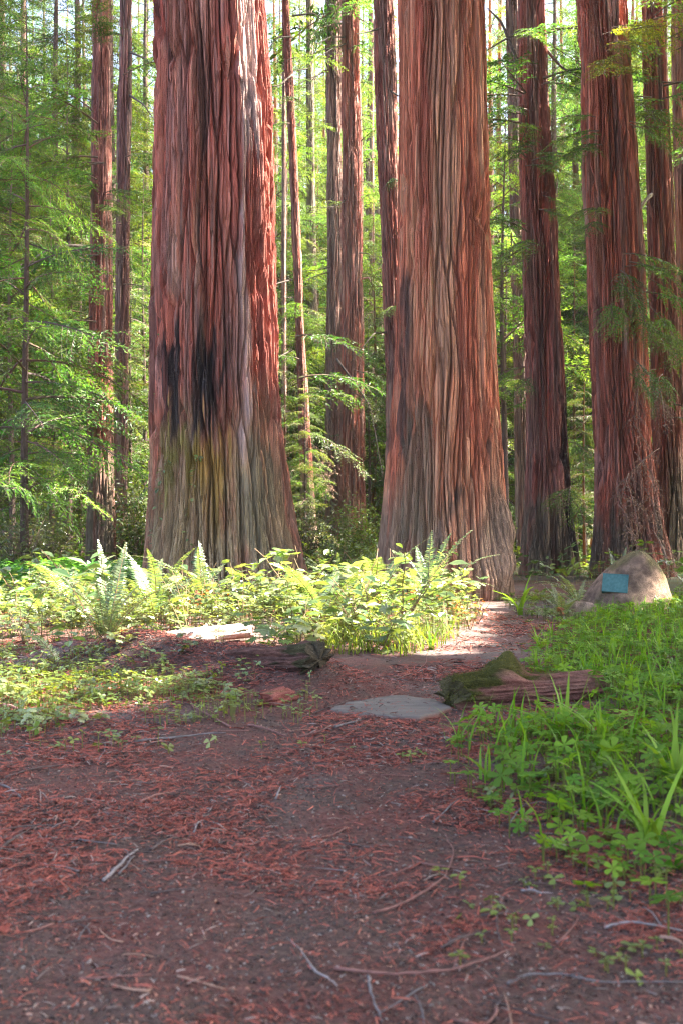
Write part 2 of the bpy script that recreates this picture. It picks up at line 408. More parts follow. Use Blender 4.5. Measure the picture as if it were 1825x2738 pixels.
TREES['I'] = trunk('redwood_tree', 'dark redwood with blackened right side just right of the big smooth one', 25,
    [(0,1385,1453),(300,1388,1465),(700,1398,1490),(1160,1410,1512),(1400,1402,1528),(1536,1380,1556)],
    ST_C, 400, 120, 15.5, 42, 3, depth=.055, buttress=.14, marks=[(0.3, 4.2, .55, .95, BLK, .85), (4.5, 8.5, .35, .6, BLK, .5), (0, 1.2, -.6, .5, (.09, .07, .05), .6)])
TREES['K'] = trunk('redwood_tree', 'stout redwood behind the plaque boulder draped with dead brown brush', 23,
    [(0,1548,1668),(300,1556,1690),(700,1573,1715),(1160,1590,1735),(1400,1588,1762),(1546,1570,1805)],
    [(.46, .135, .085), (.40, .17, .12), (.31, .18, .15), (.40, .25, .2), 2.2, (.18, .135, .1)], 420, 120, 14.5, 42, 4, depth=.06, buttress=.14)
TREES['C'] = trunk('redwood_tree', 'straight reddish trunk near the left edge, nearer of a pair', 24,
    [(0,250,297),(400,246,298),(930,237,300),(1300,234,305),(1541,230,314)], ST_C, 150, 150, 15, 36, 5, depth=.03, buttress=.06)
TREES['D'] = trunk('redwood_tree', 'slimmer pale pink trunk behind the straight left one', 27,
    [(0,320,353),(930,308,346),(1300,308,340),(1528,303,345)], [(.38, .17, .14), (.30, .17, .14), (.28, .20, .17), (.42, .28, .24), 2.0, (.3, .19, .15)], 120, 120, 16, 34, 6, depth=.03, buttress=.06)
TREES['E'] = trunk('redwood_tree', 'thin dark trunk leaning right beside the huge charred redwood', 34,
    [(0,752,772),(400,772,794),(860,790,812),(1280,803,838),(1508,806,858)], ST_C, 90, 110, 20, 34, 7, depth=.02, buttress=.06)
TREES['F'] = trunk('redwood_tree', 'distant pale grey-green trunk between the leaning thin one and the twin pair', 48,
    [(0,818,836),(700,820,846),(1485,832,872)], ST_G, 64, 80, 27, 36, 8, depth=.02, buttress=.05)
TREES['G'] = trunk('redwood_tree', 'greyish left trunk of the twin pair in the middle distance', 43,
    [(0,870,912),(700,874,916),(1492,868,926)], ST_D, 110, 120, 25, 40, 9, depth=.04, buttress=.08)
TREES['H'] = trunk('redwood_tree', 'red right trunk of the twin pair in the middle distance', 40,
    [(0,911,955),(700,914,967),(1300,905,974),(1496,896,982)], ST_C, 130, 130, 23, 40, 10, depth=.045, buttress=.08)
TREES['L'] = trunk('redwood_tree', 'tall leaning trunk half hidden behind the big smooth redwood', 30,
    [(0,995,1053),(470,1010,1066),(930,1028,1090),(1518,1030,1105)], ST_C, 130, 130, 18, 38, 11, depth=.04, buttress=.06)
TREES['J'] = trunk('redwood_tree', 'slender greyish trunk tucked behind the blackened redwood', 33,
    [(0,1350,1385),(400,1357,1396),(930,1370,1412),(1510,1380,1430)], ST_D, 100, 110, 19, 36, 12, depth=.03, buttress=.05)
TREES['M'] = trunk('redwood_tree', 'dark red trunk near the right edge with foliage round its top', 26,
    [(0,1712,1770),(300,1722,1786),(930,1738,1815),(1400,1745,1838),(1532,1735,1850)], ST_C, 160, 140, 16, 38, 13, depth=.045, buttress=.1)
TREES['N'] = trunk('redwood_tree', 'trunk cut off by the right edge of the picture', 30,
    [(0,1792,1850),(700,1806,1868),(1518,1800,1885)], [(.40, .15, .08), BRN, GRY, PAL, 2, (.17, .12, .09)], 110, 100, 18, 34, 14, depth=.03, buttress=.05)
thin = [('very thin dark trunk just left of the big smooth redwood', 55, 984, 1001, 20), ('very thin far trunk seen in the gap beside the leaning trunk', 62, 1012, 1024, 21),
        ('very thin dark trunk right of the blackened redwood', 52, 1550, 1568, 22), ('very thin dark trunk near the left edge', 45, 58, 72, 23),
        ('dark trunk at the very left edge of the picture', 40, -6, 14, 24),
        ('thin trunk between the leaning thin one and the huge charred redwood', 44, 752, 766, 26)]
for lb, d, x0, x1, sd in thin:
    w = x1-x0
    TREES['t%d' % sd] = trunk('slender_tree', lb, d, [(0, x0+w*.2, x1-w*.2), (1000, x0, x1), (HY+F/d, x0-w*.1, x1+w*.1)], ST_C if sd == 25 else ST_D, 40, 60, 24, 30, sd, depth=.012, buttress=.04)

# ------------------------------------------------------------------ conifer foliage
TW_V = np.array([[0, 0, 0], [.42, .15, .03], [1, 0, -.08], [.42, -.15, .03]]); TW_F = np.array([[0, 1, 2, 3]])
WOODC = np.array([.13, .085, .065])
def make_branch(seed, L=2.4, nsub=15, tw=.125, dead=False, sparse=1.0, step=.055):
    rng = np.random.default_rng(seed); b = Batch()
    t = np.linspace(0, 1, 9); rise, droop = rng.uniform(.0, .3), rng.uniform(.45, .95)
    wig = rng.uniform(-.12, .12)
    def axis(t): return np.stack([L*t, wig*np.sin(t*4)*L*.3, L*(rise*t-droop*.5*t**2)], -1)
    pts = axis(t); b.tube(pts, .022*(1-t)+.004, 4, WOODC if not dead else WOODC*1.7, 1, cap=False)
    pos, dr, nr, ln = [], [], [], []
    for k_ in range(nsub):
        for sd in (-1, 1):
            tt = .14+.86*(k_+rng.uniform(-.3, .3)+.5)/nsub
            if rng.random() > .93*sparse: continue
            tt = min(max(tt, .1), 1.0); p0 = axis(np.array([tt]))[0]
            sl = L*(.10+.34*(1-tt)**.8*min(1, tt*3.2))*rng.uniform(.7, 1.25)
            ang = sd*math.radians(rng.uniform(38, 68)); dv = np.array([math.cos(ang), math.sin(ang), rng.uniform(-.35, .1)]); dv /= np.linalg.norm(dv)
            n = max(3, int(sl/step)); s = np.linspace(.06, 1, n)
            q = p0+dv*sl*s[:, None]+np.array([0, 0, -1])*(sl*.28*s**2)[:, None]
            b.tube(np.array([p0, q[n//2], q[-1]]), [.006, .004, .002], 3, WOODC*(1.9 if dead else 1), 1, cap=False)
            for s2 in (-1, 1):
                a2 = s2*np.radians(rng.uniform(32, 60, n)); ca, sa = np.cos(a2), np.sin(a2)
                side = np.array([-dv[1], dv[0], 0]); d2 = dv*ca[:, None]+side*sa[:, None]+rng.normal(0, .26, (n, 3))
                d2[:, 2] -= .15
                pos.append(q+rng.normal(0, .008, (n, 3))); dr.append(d2); nr.append(np.array([0, 0, 1.0])+rng.normal(0, .35, (n, 3)))
                ln.append(tw*(1.05-.45*s)*rng.uniform(.7, 1.3, n))
    pos, dr, nr, ln = map(np.concatenate, (pos, dr, nr, ln))
    n = len(pos)
    if dead:
        col = np.array([.20, .12, .08])*rng.uniform(.6, 1.4, (n, 1))
        keep = rng.random(n) < .45; pos, dr, nr, ln, col = pos[keep], dr[keep], nr[keep], ln[keep], col[keep]
    else:
        yl = np.clip(rng.normal(.35, .25, (n, 1))+.25*(pos[:, :1]/L), 0, 1)
        col = (np.array([.06, .125, .035])*(1-yl)+np.array([.19, .23, .032])*yl)*rng.uniform(.75, 1.25, (n, 1))
    b.scatter(TW_V, TW_F, pos, frames(dr, nr), ln, col, 0)
    return b
BR = [make_branch(100+i, nsub=13, tw=.135, step=.062) for i in range(6)]
BR_CO = [make_branch(140+i, nsub=9, tw=.24, step=.11) for i in range(4)]
BR_DEAD = [make_branch(120+i, dead=True, sparse=.8) for i in range(3)]
BR_ME = [b_.mesh('branch', [M_LEAF, M_TWIG]) for b_ in BR]
BR_DEAD_ME = [b_.mesh('dead_branch', [M_TWIG, M_TWIG]) for b_ in BR_DEAD]

def make_crown(seed, H, z0, lmax, nb, shape='cone', center=None, filt=None, lib=None, tint=(1, 1, 1)):
    rng = np.random.default_rng(seed); b = Batch(); tint = np.array(tint); lib = lib or BR
    for i in range(nb):
        f = (i+rng.random())/nb; z = z0+(H-z0)*f
        ln = lmax*((1-f)**.7*(.55+.45*min(1, f*5)) if shape == 'cone' else (.5+.9*math.sin(PI*min(1, f*.9+.1))))*rng.uniform(.65, 1.15)+.3
        az = i*2.39996+rng.uniform(-.5, .5)
        M = xf(rotz(az)@roty(rng.uniform(-.5, .45))@rotx(rng.uniform(-.7, .7)), (0, 0, z), ln/2.4)
        y = rng.uniform(.7, 1.25)
        b.merge(lib[rng.integers(len(lib))], M, tint*np.array([y*rng.uniform(.85, 1.3), y, y*rng.uniform(.8, 1.3)]))
    if filt is not None:
        v, c, fl = b.arrays(); out = []
        for f, m in fl:
            ctr = v[f].mean(1)+np.asarray(center)
            kf = filt(ctr); out.append((f[kf], m[kf]))
        b._a = (v, c, out)
    return b

def taper_trunk(seed, H, r, sides=14):
    rng = np.random.default_rng(seed); z = np.linspace(-.3, H, 22); b = Batch()
    pts = np.stack([.04*np.sin(z*.5+seed), .04*np.cos(z*.4+seed), z], -1)
    rr = r*(1-z/H*.93)*(1+.5*np.exp(-np.maximum(z, 0)/.5))
    b.tube(pts, rr, sides, np.array([.17, .115, .095])*rng.uniform(.8, 1.2)); return b
CROWNS = [make_crown(200+i, 15, [1.5, 2.5, .8, 3.5, 2, 5, 1.2][i], [3.1, 2.6, 3.4, 2.8, 3.6, 3.0, 2.4][i], [64, 58, 70, 54, 72, 56, 60][i]).mesh('crown', [M_LEAF, M_TWIG]) for i in range(7)]
TALL = [make_crown(260+i, 34, [3, 6, 2][i], [4.2, 4.8, 3.8][i], [125, 120, 125][i]).mesh('crown', [M_LEAF, M_TWIG]) for i in range(3)]
TTR_T = [taper_trunk(i, 34, .3).mesh('trunk', M_BARK, True) for i in range(2)]
TTR = [taper_trunk(i, 15, .11).mesh('trunk', M_BARK, True) for i in range(3)]
rngT = np.random.default_rng(77)
def conifer(label, group, px, d, scale, name='conifer_tree', vi=None, x=None, tall=False):
    X = (px-CX)/F*d if x is None else x
    r = thing(name, label, 'tree', (X, d, hgt(X, d)-.05), rngT.uniform(0, 6.28), group, (scale*rngT.uniform(.95, 1.2), scale*rngT.uniform(.95, 1.2), scale))
    if tall: link('trunk', TTR_T[rngT.integers(2)], r); link('crown', TALL[rngT.integers(3)], r)
    else: link('trunk', TTR[rngT.integers(3)], r); link('crown', CROWNS[rngT.integers(7) if vi is None else vi], r)
    if ('right' in group or 'middle' in group or group == 'far conifers') and rngT.random() < .55:
        c = r.children[-1]; c.material_slots[0].link = 'OBJECT'; c.material_slots[0].material = M_LEAF_BACKLIT
    return r
# understory conifers between and behind the trunks
for px, d, s, vi in [(70, 21, .85, 4), (185, 29, 1.0, 0), (-30, 27, 1.15, 2)]:
    lb = {70: 'bushy young conifer spreading bright sprays in front of the left trunks', 185: 'leafy young conifer standing just behind the left trunk pair', -30: 'tall bushy conifer filling the left edge of the picture'}[px]
    conifer(lb, 'understory conifers at the left', px, d, s, vi=vi)
conifer('light green young conifer growing before the twin trunks', 'understory conifers at the left', 815, 31, .42, vi=0)
conifer('small green conifer beside the blackened redwood, left of its trunk', 'understory conifers at the left', 1345, 29, .9, vi=5)
for px, d, s in [(30, 25, .8), (140, 27, .75), (215, 32, .9), (350, 31, .7), (80, 30, .95), (20, 36, 1.1), (110, 40, 1.3), (250, 36, 1.1), (330, 42, 1.4), (385, 34, .9), (-60, 44, 1.5), (170, 48, 1.5), (50, 52, 1.8), (290, 54, 1.7)]:
    conifer('green conifer in the dense stand behind the left trunks', 'conifers behind the left trunks', px, d, s)
for px, d, s in [(870, 48, .8), (760, 38, .6), (985, 42, .7), (790, 46, 1.1), (850, 56, 1.5), (950, 58, 1.4), (1000, 50, 1.2), (740, 60, 1.6), (905, 70, 1.8), (1040, 66, 1.6)]:
    conifer('yellow-green conifer in the gap between the two huge redwoods', 'conifers in the middle gap', px, d, s)
for px, d, s in [(1350, 36, .8), (1535, 38, .8), (1530, 44, 1.0), (1560, 33, .5), (1700, 36, .8), (1825, 31, .9), (1350, 44, 1.2), (1480, 50, 1.5), (1560, 46, 1.3), (1640, 56, 1.7), (1740, 44, 1.4), (1820, 38, 1.2), (1420, 62, 1.7), (1540, 68, 1.8), (1690, 70, 1.9), (1870, 52, 1.7)]:
    conifer('sunlit conifer in the stand behind the right trunks', 'conifers behind the right trunks', px, d, s)
for lb, gr, L_ in [('tall shaggy conifer rising through the forest behind the left trunks', 'tall conifers at the left', [(90, 78, 1.3), (180, 72, 1.2), (270, 70, 1.2), (370, 76, 1.3), (30, 84, 1.4), (-70, 30, .8), (205, 40, .9), (300, 37, .8), (390, 45, .9), (-40, 38, .9), (60, 46, 1.0), (150, 37, .8), (225, 58, 1.1), (340, 50, 1.0), (395, 62, 1.1), (120, 66, 1.2), (10, 62, 1.2)]),
        ('tall shaggy conifer rising between the two huge redwoods', 'tall conifers in the middle', [(775, 70, 1.2), (840, 90, 1.5), (910, 95, 1.5), (970, 72, 1.2), (1045, 88, 1.4), (750, 84, 1.4), (760, 47, .9), (830, 55, 1.0), (890, 60, 1.0), (960, 52, .95), (1010, 66, 1.1), (735, 52, 1.0), (800, 64, 1.1), (865, 76, 1.2), (985, 60, 1.1), (1025, 74, 1.2), (935, 84, 1.3)]),
        ('tall shaggy conifer rising through the forest behind the right trunks', 'tall conifers at the right', [(1330, 78, 1.3), (1400, 92, 1.5), (1500, 70, 1.2), (1545, 60, 1.1), (1590, 86, 1.4), (1480, 96, 1.5), (1690, 88, 1.4), (1760, 62, 1.1), (1310, 42, .85), (1480, 44, .9), (1540, 52, 1.0), (1650, 44, .9), (1700, 58, 1.1), (1780, 38, .85), (1860, 42, .9), (1335, 50, 1.0), (1370, 68, 1.2), (1500, 58, 1.1), (1540, 78, 1.3), (1600, 64, 1.2), (1690, 50, 1.0), (1720, 72, 1.2), (1800, 46, .95), (1850, 60, 1.2), (1450, 80, 1.3)])]:
    for px, d, s_ in L_: conifer(lb, gr, px, d, s_, name='tall_conifer', tall=True)
for i in range(70):
    d = rngT.uniform(70, 150); px = -150+2150*((i+rngT.uniform(-.3, .3))/70)
    conifer('far conifer at the back of the forest', 'far conifers', px, d, rngT.uniform(1.1, 1.5)*(1 if i % 2 == 0 else 1.7), name='conifer_tree', tall=i % 2 == 0)

# crowns high above the frame
CROWN_HI = [make_crown(300+i, 44, 21+2*i, 5.2, 60, lib=BR_CO).mesh('crown', [M_LEAF, M_TWIG]) for i in range(3)]
for i, kx in enumerate('ABCDEGHLJ'):
    link('crown', CROWN_HI[i % 3], TREES[kx]).rotation_euler = (0, 0, i*1.3)

# branches reaching across the trunks, each a part of its own tree
def spray(tree, px, py, d, az, ln, pitch=0.0, dead=False, k_=0):
    p = P(px, py, d); o = link('dead_branch' if dead else 'branch', (BR_DEAD_ME if dead else BR_ME)[k_ % (3 if dead else 6)], TREES[tree])
    o.location = tuple(p-np.array(TREES[tree].location)); s = ln/2.4
    o.scale = (s, s, s); o.rotation_euler = (rngT.uniform(-.3, .3), pitch, az)
    if tree == 'K' and py < 270 and not dead: o.material_slots[0].link = 'OBJECT'; o.material_slots[0].material = M_LEAF_BACKLIT
    return o
sp = [('C', 270, 120, 23.6, -1.4, 1.7, -.2), ('C', 262, 330, 23.6, -2.4, 2.6, -.1), ('C', 262, 420, 23.5, -2.8, 2.4, .1), ('C', 270, 560, 23.5, -1.0, 1.2, .1), ('C', 255, 700, 23.6, -3.0, 3.0, .1),
      ('C', 260, 790, 23.6, -2.5, 1.6, .2), ('C', 275, 980, 23.6, -.6, 1.1, .3), ('C', 258, 860, 23.7, -2.9, 2.2, .2), ('C', 285, 520, 23.6, -.3, 1.2, .1), ('C', 260, 480, 23.5, -2.0, 1.8, .0),
      ('D', 335, 420, 26.7, -.4, 1.6, .1), ('D', 330, 760, 26.7, -.2, 2.0, .2), ('D', 325, 600, 26.7, -2.6, 1.6, .2), ('D', 330, 200, 26.7, -.5, 2.2, .0),
      ('E', 765, 260, 33.7, -1.2, 1.8, .3), ('E', 775, 330, 33.7, -2.2, 1.8, .3), ('E', 770, 160, 33.8, -.3, 2.0, .1), ('E', 790, 900, 33.5, -.6, 3.0, .1), ('E', 800, 960, 33.4, -2.3, 2.2, .1), ('E', 805, 1060, 33.4, -.9, 2.8, .1),
      ('E', 805, 1150, 33.4, -.3, 2.6, .3), ('E', 812, 1250, 33.4, -2.4, 2.0, .3), ('E', 790, 860, 33.5, -1.5, 1.6, -.3), ('E', 800, 1010, 33.4, -.2, 3.3, .0),
      ('H', 940, 60, 39.5, -1.5, 2.6, .1), ('H', 930, 130, 39.5, -.6, 2.2, .2), ('H', 940, 1050, 39.5, -1.0, 2.2, .3), ('H', 945, 990, 39.5, -.2, 2.0, .3), ('G', 880, 350, 42.7, -1.8, 2.2, .2), ('G', 885, 540, 42.7, -1.2, 1.8, .3),
      ('L', 1040, 480, 29.6, -1.3, 1.4, .4), ('L', 1050, 820, 29.6, -1.8, 1.2, .4),
      ('I', 1400, 100, 24.6, -1.4, 1.5, .2), ('I', 1400, 250, 24.5, -2.6, 2.6, -.1), ('I', 1395, 330, 24.5, -2.9, 2.4, .1), ('I', 1405, 420, 24.5, -2.0, 2.0, .1), ('I', 1420, 430, 24.5, -.9, 1.6, .2), ('I', 1410, 620, 24.5, -2.4, 2.4, .1),
      ('I', 1440, 560, 24.5, -.8, 1.4, .3), ('I', 1400, 980, 24.6, -2.6, 1.6, .3), ('I', 1520, 1180, 24.3, -1.2, 1.4, .4), ('I', 1525, 1300, 24.3, -1.8, 1.5, .4), ('I', 1450, 210, 24.6, -.3, 2.6, .0), ('I', 1455, 90, 24.6, .1, 2.8, -.1),
      ('K', 1620, 120, 22.3, -1.2, 1.5, .2), ('K', 1640, 180, 22.2, -2.0, 1.6, .3), ('K', 1650, 90, 22.3, -.4, 2.0, .1), ('K', 1600, 400, 22.3, -2.6, 1.6, .2), ('K', 1600, 560, 22.3, -2.4, 1.4, .3),
      ('K', 1690, 340, 22.4, -.2, 1.8, .2), ('K', 1680, 700, 22.2, -.8, 1.7, .3), ('K', 1660, 760, 22.1, -1.5, 1.6, .5), ('K', 1640, 820, 22.1, -1.9, 1.4, .6), ('K', 1700, 850, 22.1, -1.0, 1.6, .6), ('K', 1690, 960, 22.1, -1.3, 1.4, .7), ('K', 1720, 780, 22.1, -.3, 1.6, .4), ('K', 1600, 350, 22.3, -2.9, 1.5, .1),
      ('M', 1750, 40, 25.2, -1.2, 2.6, .1), ('M', 1760, 150, 25.2, -2.4, 2.8, .1), ('M', 1770, 230, 25.2, -.4, 2.8, .1), ('M', 1750, 330, 25.2, -1.9, 2.4, .2), ('M', 1790, 100, 25.2, -.8, 2.6, .0), ('M', 1740, 260, 25.2, -2.9, 2.4, .1),
      ('M', 1780, 930, 25.2, -1.2, 1.8, .4), ('M', 1770, 1000, 25.2, -2.0, 1.5, .5), ('M', 1800, 1080, 25.2, -.7, 1.6, .4), ('M', 1790, 860, 25.2, -2.2, 1.8, .3), ('N', 1815, 1300, 29, -1.5, 1.8, .3), ('N', 1820, 400, 29, -1.9, 2.2, .2),
      ('A', 405, 1300, 16.6, -2.4, .5, .6)]
for i, (tr, px, py, d, az, ln, pt) in enumerate(sp):
    spray(tr, px, py, d, az, ln, pt, k_=i)
    if tr in 'IKMC':
        for j in range(2): spray(tr, px+rngT.uniform(-18, 18), py+rngT.uniform(-40, 40), d, az+rngT.uniform(-.7, .7), ln*rngT.uniform(.6, .95), pt+rngT.uniform(-.2, .3), k_=i+j+1)
for i in range(16):   # dead brown brush hanging down the stout redwood
    px = rngT.uniform(1650, 1775); py = rngT.uniform(980, 1480)
    spray('K', px, py, 21.95+rngT.uniform(-.1, .25), rngT.uniform(-2.6, -.5), rngT.uniform(.7, 1.3), rngT.uniform(.5, 1.2), dead=True, k_=i)
for px, py, d, az, ln in [(830, 1180, 33.3, -.8, 1.6), (850, 1240, 33.2, -1.2, 1.6)]: spray('E', px, py, d, az, ln, .8, dead=True)
# bare crooked limbs
def limb(tree, pts, r0, name='bare_limb', col=(.3, .25, .2)):
    q = np.array([P(*p) for p in pts])-np.array(TREES[tree].location); t = np.linspace(0, 1, 16)
    u = np.linspace(0, 1, len(q)); c = np.stack([np.interp(t, u, q[:, i]) for i in range(3)], -1); c[1:-1] = (c[:-2]+c[1:-1]*2+c[2:])/4
    b = Batch(); b.tube(c, r0*(1-t*.75), 6, np.array(col)); return b.build(name, M_TWIG, TREES[tree], True)
limb('M', [(1740, 520, 25.4), (1715, 545, 25.1), (1690, 600, 24.9), (1660, 615, 24.8), (1640, 640, 24.8)], .05)
limb('H', [(900, 960, 39.5), (945, 1020, 39), (990, 1090, 38.5), (1025, 1290, 38)], .05, col=(.12, .09, .08))
limb('C', [(240, 660, 23.8), (180, 655, 23.4), (120, 670, 23), (60, 720, 22.8), (10, 745, 22.8)], .04, col=(.2, .16, .13))
limb('I', [(1385, 175, 25), (1340, 60, 24.8), (1300, 20, 24.6)], .05, col=(.1, .08, .07)); limb('I', [(1386, 85, 25), (1340, 110, 24.8), (1300, 135, 24.6)], .04, col=(.1, .08, .07))
limb('I', [(1456, 130, 25), (1500, 180, 24.8), (1560, 215, 24.6)], .05, col=(.1, .08, .07)); limb('D', [(350, 140, 26.9), (385, 155, 26.5), (420, 185, 26.3)], .04, col=(.1, .08, .07))
limb('D', [(348, 255, 26.9), (385, 280, 26.5), (420, 330, 26.3)], .035, col=(.1, .08, .07)); limb('H', [(968, 745, 40), (985, 742, 39.8), (990, 755, 39.8)], .05, col=(.35, .2, .17))
for i in range(26):   # dead side limbs on the middle trunks
    tr = 'FGHLEt20t26'[i % 5] if True else ''
    R = TREES[tr]; px0 = {'F': 832, 'G': 892, 'H': 940, 'L': 1035, 'E': 782}[tr]; d = R.location.y; py = rngT.uniform(40, 1000); sg = rngT.choice([-1, 1])
    limb(tr, [(px0, py, d-.1), (px0+sg*rngT.uniform(35, 60), py+rngT.uniform(-10, 35), d-.5), (px0+sg*rngT.uniform(75, 115), py+rngT.uniform(10, 90), d-.8)], .035, col=(.11, .085, .07))

# ------------------------------------------------------------------ conifers added right of the view for shade; crowns cut to pass sun
def lit(qx, qy):  # mask of ground spots chosen to receive sun
    n = fbm(qx*1.1, qy*1.1, 0, 3, 55); n2 = fbm(qx*2.6+5, qy*2.6, 0, 2, 56)
    band = sstep(8.0, 8.8, qy)*sstep(16.0, 14.6, qy)*sstep(-6.5, -5.5, qx)*sstep(1.95+.22*(qy-9), 1.35+.22*(qy-9), qx)
    left = sstep(4.9, 5.6, qy)*sstep(8.9, 8.4, qy)*sstep(-.2, -.9, qx)*.58
    rock = np.exp(-(((qx-4.15)/.38)**2+((qy-12.6)/.5)**2))*1.2
    far = sstep(14.5, 15.5, qy)*sstep(25, 22, qy)*sstep(-11, -9, qx)*sstep(-4.2, -5, qx)*.75
    w = np.maximum.reduce([band*.95, left, rock, far])
    return (w+(n2-.5)*1.0 > .5)
def keep_leaf(p):  # drops leaves that would block sun from the chosen spots
    t = (p[:, 2]-.4)/SV[2]; q = p-SV*t[:, None]
    k1 = lit(q[:, 0], q[:, 1])
    t2 = (p[:, 0]+1.25)/SV[0]; r = p-SV*t2[:, None]
    k2 = (t2 > 0) & (r[:, 1] > 15.4) & (r[:, 1] < 18.2) & (r[:, 2] > 2.9+.9*fbm(r[:, 1]*3, r[:, 2]*2, 0, 2, 71)) & (r[:, 2] < 12)
    h = SV[:2]/np.linalg.norm(SV[:2]); rel = p[:, :2]-np.array([1.75, 16.2]); al = rel@h
    zt = p[:, 2]-al*SV[2]/np.linalg.norm(SV[:2])
    behind = (np.abs(rel[:, 0]*h[1]-rel[:, 1]*h[0]) < .98) & (al > 0) & (zt > .3) & (zt < 12)   # the big smooth trunk stands in the way anyway
    seen = (p[:, 1] < 21) & (p[:, 0] < .37*p[:, 1]) & (p[:, 2] < 2+.56*p[:, 1])   # leaves that would enter the view are cut away
    return ~((k1 & ~behind) | (k2 & ~behind) | seen)
for i, kx in enumerate('IKMN'):
    make_crown(350+i, 44, 22, 5.2, 60, center=TREES[kx].location, filt=keep_leaf, lib=BR_CO).build('crown', [M_LEAF, M_TWIG], TREES[kx])  # crowns above the frame, gaps cut along the sun rays
side = [(8.5, 6.0, 18, 4.0, 100), (12.5, 10.5, 24, 6.0, 130), (9.5, 1.5, 17, 4.5, 90), (13.5, 17.5, 26, 6.0, 170), (17.5, 6.5, 27, 9.0, 100), (16, 22.0, 30, 8.0, 130), (20, 29.0, 34, 8.0, 80), (7.0, 14.2, 24, 9.5, 70)]  # trees added out of view to block the sun
for i, (x, y, H, z0, nb) in enumerate(side):
    r = thing('added_shade_conifer', 'unseen conifer added right of the view, its cut crown shading the path', 'tree', (x, y, hgt(x, y)), group='added shade conifers right of the view')
    taper_trunk(40+i, H, .3).build('trunk', M_BARK, r, True)
    make_crown(400+i, H, z0, 4.6, int(nb*.8), 'round', center=(x, y, float(hgt(x, y))), filt=keep_leaf, lib=BR_CO).build('crown', [M_LEAF, M_TWIG], r)

# ------------------------------------------------------------------ shrubs in the middle distance
def leaf_simple(w=.42, bend=-.12):
    v = np.array([[0, 0, 0], [.25, w*.8/2, .02], [.55, w/2, .02], [1, 0, bend], [.55, -w/2, .02], [.25, -w*.8/2, .02]])
    return v, np.array([[0, 1, 5, 5], [1, 2, 4, 5], [2, 3, 4, 4]])
LS_V = np.array([[0, 0, 0], [.3, .2, .03], [.65, .19, .03], [1, 0, -.12], [.65, -.19, .03], [.3, -.2, .03]]); LS_F = np.array([[0, 1, 2], [0, 2, 3], [0, 3, 4], [0, 4, 5]])
def make_bush(seed, H, W, n, ll, c0, c1):
    rng = np.random.default_rng(seed); b = Batch(); pos = []
    for k_ in range(22):
        az, el = rng.uniform(0, 6.28), rng.uniform(.5, 1.5); R = rng.uniform(.6, 1)
        e = np.array([math.cos(az)*math.cos(el)*W*R, math.sin(az)*math.cos(el)*W*R, math.sin(el)*H*R]); t = np.linspace(0, 1, 6)[:, None]
        b.tube(e*t+np.array([0, 0, .12*H])*np.sin(t*PI), np.linspace(.014, .003, 6), 3, WOODC*1.3, 1, cap=False)
        m = n//22; tt = rng.uniform(.25, 1.05, (m, 1)); pos.append(e*tt+rng.normal(0, .13*W, (m, 3)))
    pos = np.concatenate(pos); pos[:, 2] = np.maximum(pos[:, 2], .03); m = len(pos)
    d = rng.normal(0, 1, (m, 3)); d[:, 2] *= .4; y = rng.random((m, 1))
    b.scatter(LS_V, LS_F, pos, frames(d, np.array([0, 0, 1.0])+rng.normal(0, .4, (m, 3))), ll*rng.uniform(.6, 1.3, m), (np.array(c0)*(1-y)+np.array(c1)*y)*rng.uniform(.7, 1.3, (m, 1)))
    return b
BUSH = [make_bush(500+i, *a).mesh('foliage', [M_BROAD, M_TWIG]) for i, a in enumerate([
    (1.6, 1.1, 1700, .11, (.05, .10, .02), (.12, .17, .025)), (2.6, 1.4, 2300, .12, (.045, .09, .02), (.10, .15, .02)), (1.1, 1.2, 1500, .09, (.06, .13, .02), (.13, .19, .03)), (2.0, 1.2, 1500, .10, (.05, .07, .03), (.10, .11, .04))])]
def bush(label, px, d, s, vi, group=None, name='shrub'):
    x = (px-CX)/F*d; r = thing(name, label, 'shrub', (x, d, hgt(x, d)-.03), rngT.uniform(0, 6.28), group, s); link('foliage', BUSH[vi], r); return r
bush('bright sunlit maple-like shrub between the left pair and the charred redwood', 368, 24, 1.0, 1)
bush('olive shrub in front of the twin trunks', 915, 20, .72, 0)
bush('dark leafy shrub low at the left edge', 60, 21, 1.0, 3)
bush('dusky shrub beside the dark one at the left edge', 135, 24, .9, 3)
bush('small shrub at the left foot of the big smooth redwood', 985, 18.5, .45, 0)
for i in range(44):
    px = rngT.uniform(-40, 1860); d = rngT.uniform(27, 62)
    bush('green shrub in the undergrowth far behind the trunks', px, d, rngT.uniform(.8, 1.9), int(rngT.integers(4)), 'undergrowth shrubs', 'undergrowth_shrub')

